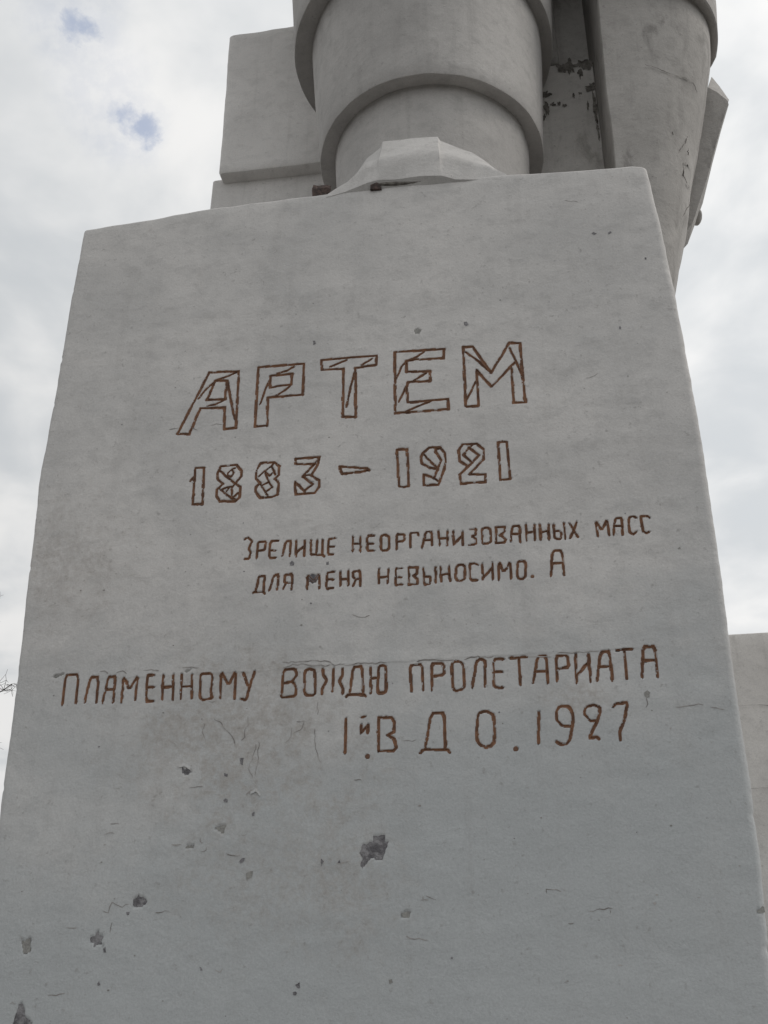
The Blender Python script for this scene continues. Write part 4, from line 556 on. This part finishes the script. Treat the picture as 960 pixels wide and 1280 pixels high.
# black stains where the plaster of the slot has rotted: thin crusts on the panel
def crust(x, z, w, h, sd, y=1.447):
    bm = bmesh.new()
    n = 44; c = bm.verts.new((x, y - .006, z)); rg = []
    for k in range(n):
        a = 2 * math.pi * k / n; q = 1 + .9 * noise.noise(Vector((math.cos(a) * 1.7, math.sin(a) * 1.7, sd))) + .3 * noise.noise(Vector((math.cos(a) * 5, math.sin(a) * 6, sd)))
        rg.append(bm.verts.new((x + w * q * math.cos(a), y - .004, z + h * q * math.sin(a))))
    for k in range(n): bm.faces.new((c, rg[(k + 1) % n], rg[k]))
    obj('rotted_plaster', bm, M_BLACK, ST, 'black rotted plaster patch in the slot')
CRU = [(0.497, 8.2, 0.0335, 0.0646), (0.591, 8.2, 0.0429, 0.0502), (0.576, 8.2, 0.0144, 0.0173), (0.64, 8.2, 0.019, 0.036), (0.64, 8.2, 0.0302, 0.0497), (0.444, 8.2, 0.043, 0.05), (0.542, 8.2, 0.0569, 0.0142), (0.565, 8.11, 0.017, 0.0491), (0.64, 7.942, 0.0575, 0.0301), (0.64, 7.962, 0.0186, 0.0343), (0.64, 7.779, 0.0129, 0.0943), (0.64, 7.716, 0.0128, 0.06), (0.64, 7.855, 0.0074, 0.0542), (0.64, 7.623, 0.0091, 0.0329), (0.64, 7.6, 0.0082, 0.0289), (0.64, 7.525, 0.0109, 0.026), (0.64, 7.462, 0.0063, 0.0581), (0.591, 7.762, 0.0083, 0.0376), (0.299, 7.93, 0.0359, 0.0303), (0.299, 7.777, 0.0187, 0.0678), (0.274, 7.696, 0.0112, 0.0241), (0.342, 7.82, 0.0169, 0.019), (0.387, 7.819, 0.0112, 0.019), (0.425, 7.791, 0.0149, 0.0162), (0.497, 7.887, 0.0075, 0.03), (0.548, 7.899, 0.0112, 0.0109), (0.493, 8.2, 0.0115, 0.0725)]
for i, (x, z, w, h) in enumerate(CRU): crust(x, z, w, h, i * 1.37)
def surf_cracks(name, lists, mat, par, w, label):
    for L in lists:
        bm = bmesh.new(); rows = []
        q = []
        for a, b in zip(L, L[1:]):
            a, b = Vector(a), Vector(b)
            for k in range(6): q.append(a.lerp(b, k / 6) + Vector([rc.uniform(-.004, .004), 0, rc.uniform(-.004, .004)]))
        q.append(Vector(L[-1])); n = len(q)
        for i, p in enumerate(q):
            d = (q[min(i + 1, n - 1)] - q[max(i - 1, 0)]).normalized(); nrm = Vector((-.1, -1, 0)); s = d.cross(nrm).normalized() * w * (.35 + .65 * math.sin(math.pi * (i + .5) / n)) * (1 + noise.noise(p * 30))
            rows.append((bm.verts.new(p + s), bm.verts.new(p - s)))
        for a, b in zip(rows, rows[1:]): bm.faces.new((a[0], a[1], b[1], b[0]))
        obj(name, bm, mat, par, label)
surf_cracks('surface_crack', [[[1.105, 1.092, 6.741], [1.101, 1.118, 6.653], [1.13, 1.18, 6.638], [1.158, 1.268, 6.648]], [[1.165, 1.126, 6.895], [1.152, 1.12, 6.859], [1.16, 1.14, 6.846]], [[0.928, 0.876, 7.437], [1.003, 0.896, 7.412], [1.095, 0.938, 7.389], [1.195, 1.0, 7.406], [1.258, 1.064, 7.425], [1.281, 1.114, 7.387]], [[1.077, 1.048, 6.784], [1.129, 1.078, 6.882], [1.164, 1.094, 6.97]], [[1.054, 1.174, 6.335], [1.118, 1.244, 6.495], [1.181, 1.398, 6.697]], [[1.052, 0.998, 6.927], [1.058, 1.006, 6.902]], [[1.174, 1.208, 6.786], [1.124, 1.114, 6.761]]], M_SKIRT_DIRT, ST, .0032, 'dark crack in the weathered skirt')
# slab standing behind the skirt
bm = bmesh.new()
fr = [(1.46, 7.86), (1.515, 7.80), (1.575, 7.70), (1.575, 7.66), (1.553, 7.62), (1.45, 7.33), (1.33, 6.97), (1.19, 6.60), (1.12, 6.50), (1.0, 6.45), (1.0, 6.6), (1.2, 7.2)]
bk = [(1.575, 8.29), (1.62, 8.17), (1.665, 8.02), (1.60, 7.86), (1.56, 7.70), (1.46, 7.40), (1.34, 7.02), (1.19, 6.66), (1.12, 6.58), (1.0, 6.5), (1.0, 6.7), (1.2, 7.3)]
loft(bm, [[(x, 1.50, z) for x, z in fr], [(x, 1.78, z) for x, z in bk]])
bmesh.ops.recalc_face_normals(bm, faces=bm.faces)
obj('coat_slab', bm, M_COAT, ST)
bm = bmesh.new()
bmesh.ops.create_icosphere(bm, subdivisions=3, radius=.05, matrix=Matrix.Translation((1.285, 1.8, 6.93)) @ Matrix.Diagonal((.8, 1.3, 1.5, 1)))
for v in bm.verts: v.co += noise.noise_vector(v.co * 14) * .012
obj('knob', bm, M_COAT, ST, 'small rounded lump on the slab edge', True)

# broken bricks on the pedestal top beside the boot
def brick(loc, s, rz, label):
    bm = bmesh.new(); bmesh.ops.create_cube(bm, size=1); bmesh.ops.subdivide_edges(bm, edges=bm.edges, cuts=3, use_grid_fill=True)
    for v in bm.verts:
        v.co = Vector((v.co.x * s[0], v.co.y * s[1], v.co.z * s[2])); v.co += noise.noise_vector(v.co * 18 + Vector(loc)) * .018
    bmesh.ops.rotate(bm, verts=bm.verts, matrix=Matrix.Rotation(rz, 3, 'Z'))
    bmesh.ops.translate(bm, verts=bm.verts, vec=loc)
    o = obj('broken_brick', bm, M_BRICK); o['label'] = label; o['category'] = 'brick'; o['group'] = 'broken bricks by the boot'
brick((-1.035, .09, 5.765), (.085, .08, .13), .3, 'dark broken brick lying left of the boot toe')
brick((-.715, -.008, 5.706), (.06, .02, .03), .1, 'small red brick fragment under the boot toe')

# ------------------------------------------------------------------ lower block behind at the right
bm = bmesh.new(); rough_box(bm, .95, 4.6, 3.0, 4.4, 0, 4.225, .02, 11., .008, .12)
RB = thing('rear_block', 'low cream whitewashed concrete block behind the pedestal at the right edge', 'wall', (2.7, 3.7, 0))
o = obj('block_body', bm, M_REAR, RB); smooth_by_angle(o, 40)
bm = bmesh.new()
for z0, sd in ((3.70, 1), (3.17, 5)):
    rows = []
    for k in range(60):
        x = 1.0 + k * .04; z = z0 + .02 * noise.noise(Vector((x * 2, sd, 0))) + .01 * noise.noise(Vector((x * 9, sd, 0))); w = max(.0006, .0018 + .005 * noise.noise(Vector((x * 5, sd, 3))))
        rows.append((bm.verts.new((x, 2.990, z - w)), bm.verts.new((x, 2.990, z + w))))
    for a, b in zip(rows, rows[1:]): bm.faces.new((a[0], b[0], b[1], a[1]))
obj('pour_joint', bm, M_CRACK, RB, 'thin dirty horizontal cracks')

# ------------------------------------------------------------------ bare tree at the left
TR = thing('bare_tree', 'leafless tree whose thin dark twigs reach in at the left edge', 'tree', (-9.6, 9.2, 0))
rt = random.Random(11)
def limb(bm, pts, r0, r1, seg=6):
    rows = []
    n = len(pts)
    for i, p in enumerate(pts):
        d = (pts[min(i + 1, n - 1)] - pts[max(i - 1, 0)]).normalized(); a = d.orthogonal().normalized(); b = d.cross(a)
        q = r0 + (r1 - r0) * i / (n - 1)
        rows.append([bm.verts.new(p + (a * math.cos(2 * math.pi * k / seg) + b * math.sin(2 * math.pi * k / seg)) * q) for k in range(seg)])
    for x, y in zip(rows, rows[1:]):
        for k in range(seg): bm.faces.new((x[k], x[(k + 1) % seg], y[(k + 1) % seg], y[k]))
def bent(a, b, n, amp):
    return [a.lerp(b, i / n) + (Vector([rt.uniform(-amp, amp) for _ in range(3)]) if 0 < i < n else Vector()) for i in range(n + 1)]
def grow(bm, p, d, L, r, depth):
    q = p + d * L; pts = bent(p, q, 5, L * .045); limb(bm, pts, r, r * .55, 6 if r > .02 else 4)
    if depth == 0: return
    for k in range(rt.randint(3, 4)):
        t = rt.uniform(.35, 1); s = pts[min(5, int(t * 5))]
        nd_ = (d + Vector([rt.gauss(0, .55) for _ in range(3)]) + Vector((0, 0, .18))).normalized()
        grow(bm, s, nd_, L * rt.uniform(.5, .75), r * .55, depth - 1)
bm = bmesh.new()
limb(bm, bent(Vector((-9.6, 9.2, 0)), Vector((-9.5, 9.1, 4.2)), 8, .05), .19, .12, 12)
obj('trunk', bm, M_BARK, TR, None, True)
bm = bmesh.new()
base = Vector((-9.5, 9.1, 4.1))
for dx, dy, dz in ((-.5, .2, .9), (-.1, .5, 1.), (-.35, -.5, .9), (-.05, .05, 1.2)):
    grow(bm, base, Vector((dx, dy, dz)).normalized(), 1.5, .085, 4)
for tgt, mid_ in ((Vector((-7.42, 9.0, 6.25)), Vector((-8.6, 9.05, 5.5))), (Vector((-7.92, 9.0, 7.60)), Vector((-8.7, 9.1, 6.2))), (Vector((-7.50, 9.0, 5.45)), Vector((-8.6, 9.05, 4.9)))):
    p1 = bent(base, mid_, 5, .05); limb(bm, p1, .05, .025)
    p2 = bent(mid_, tgt, 8, .035); limb(bm, p2, .022, .006, 5)
    for s in p2[3:]:
        for k in range(5):
            d = ((tgt - mid_).normalized() * .8 + Vector([rt.gauss(0, .7) for _ in range(3)])).normalized()
            L = rt.uniform(.12, .34); e = s + d * L
            if e.x > tgt.x + .04: e.x = tgt.x + rt.uniform(-.05, .04)
            pp = bent(s, e, 4, .012); limb(bm, pp, .004, .0018, 4)
            for _ in range(2):
                e2 = pp[2] + Vector([rt.gauss(0, .07) for _ in range(3)]); e2.x = min(e2.x, tgt.x + .04)
                limb(bm, bent(pp[2], e2, 3, .006), .003, .0016, 4)
obj('crown', bm, M_BARK, TR, None, True)
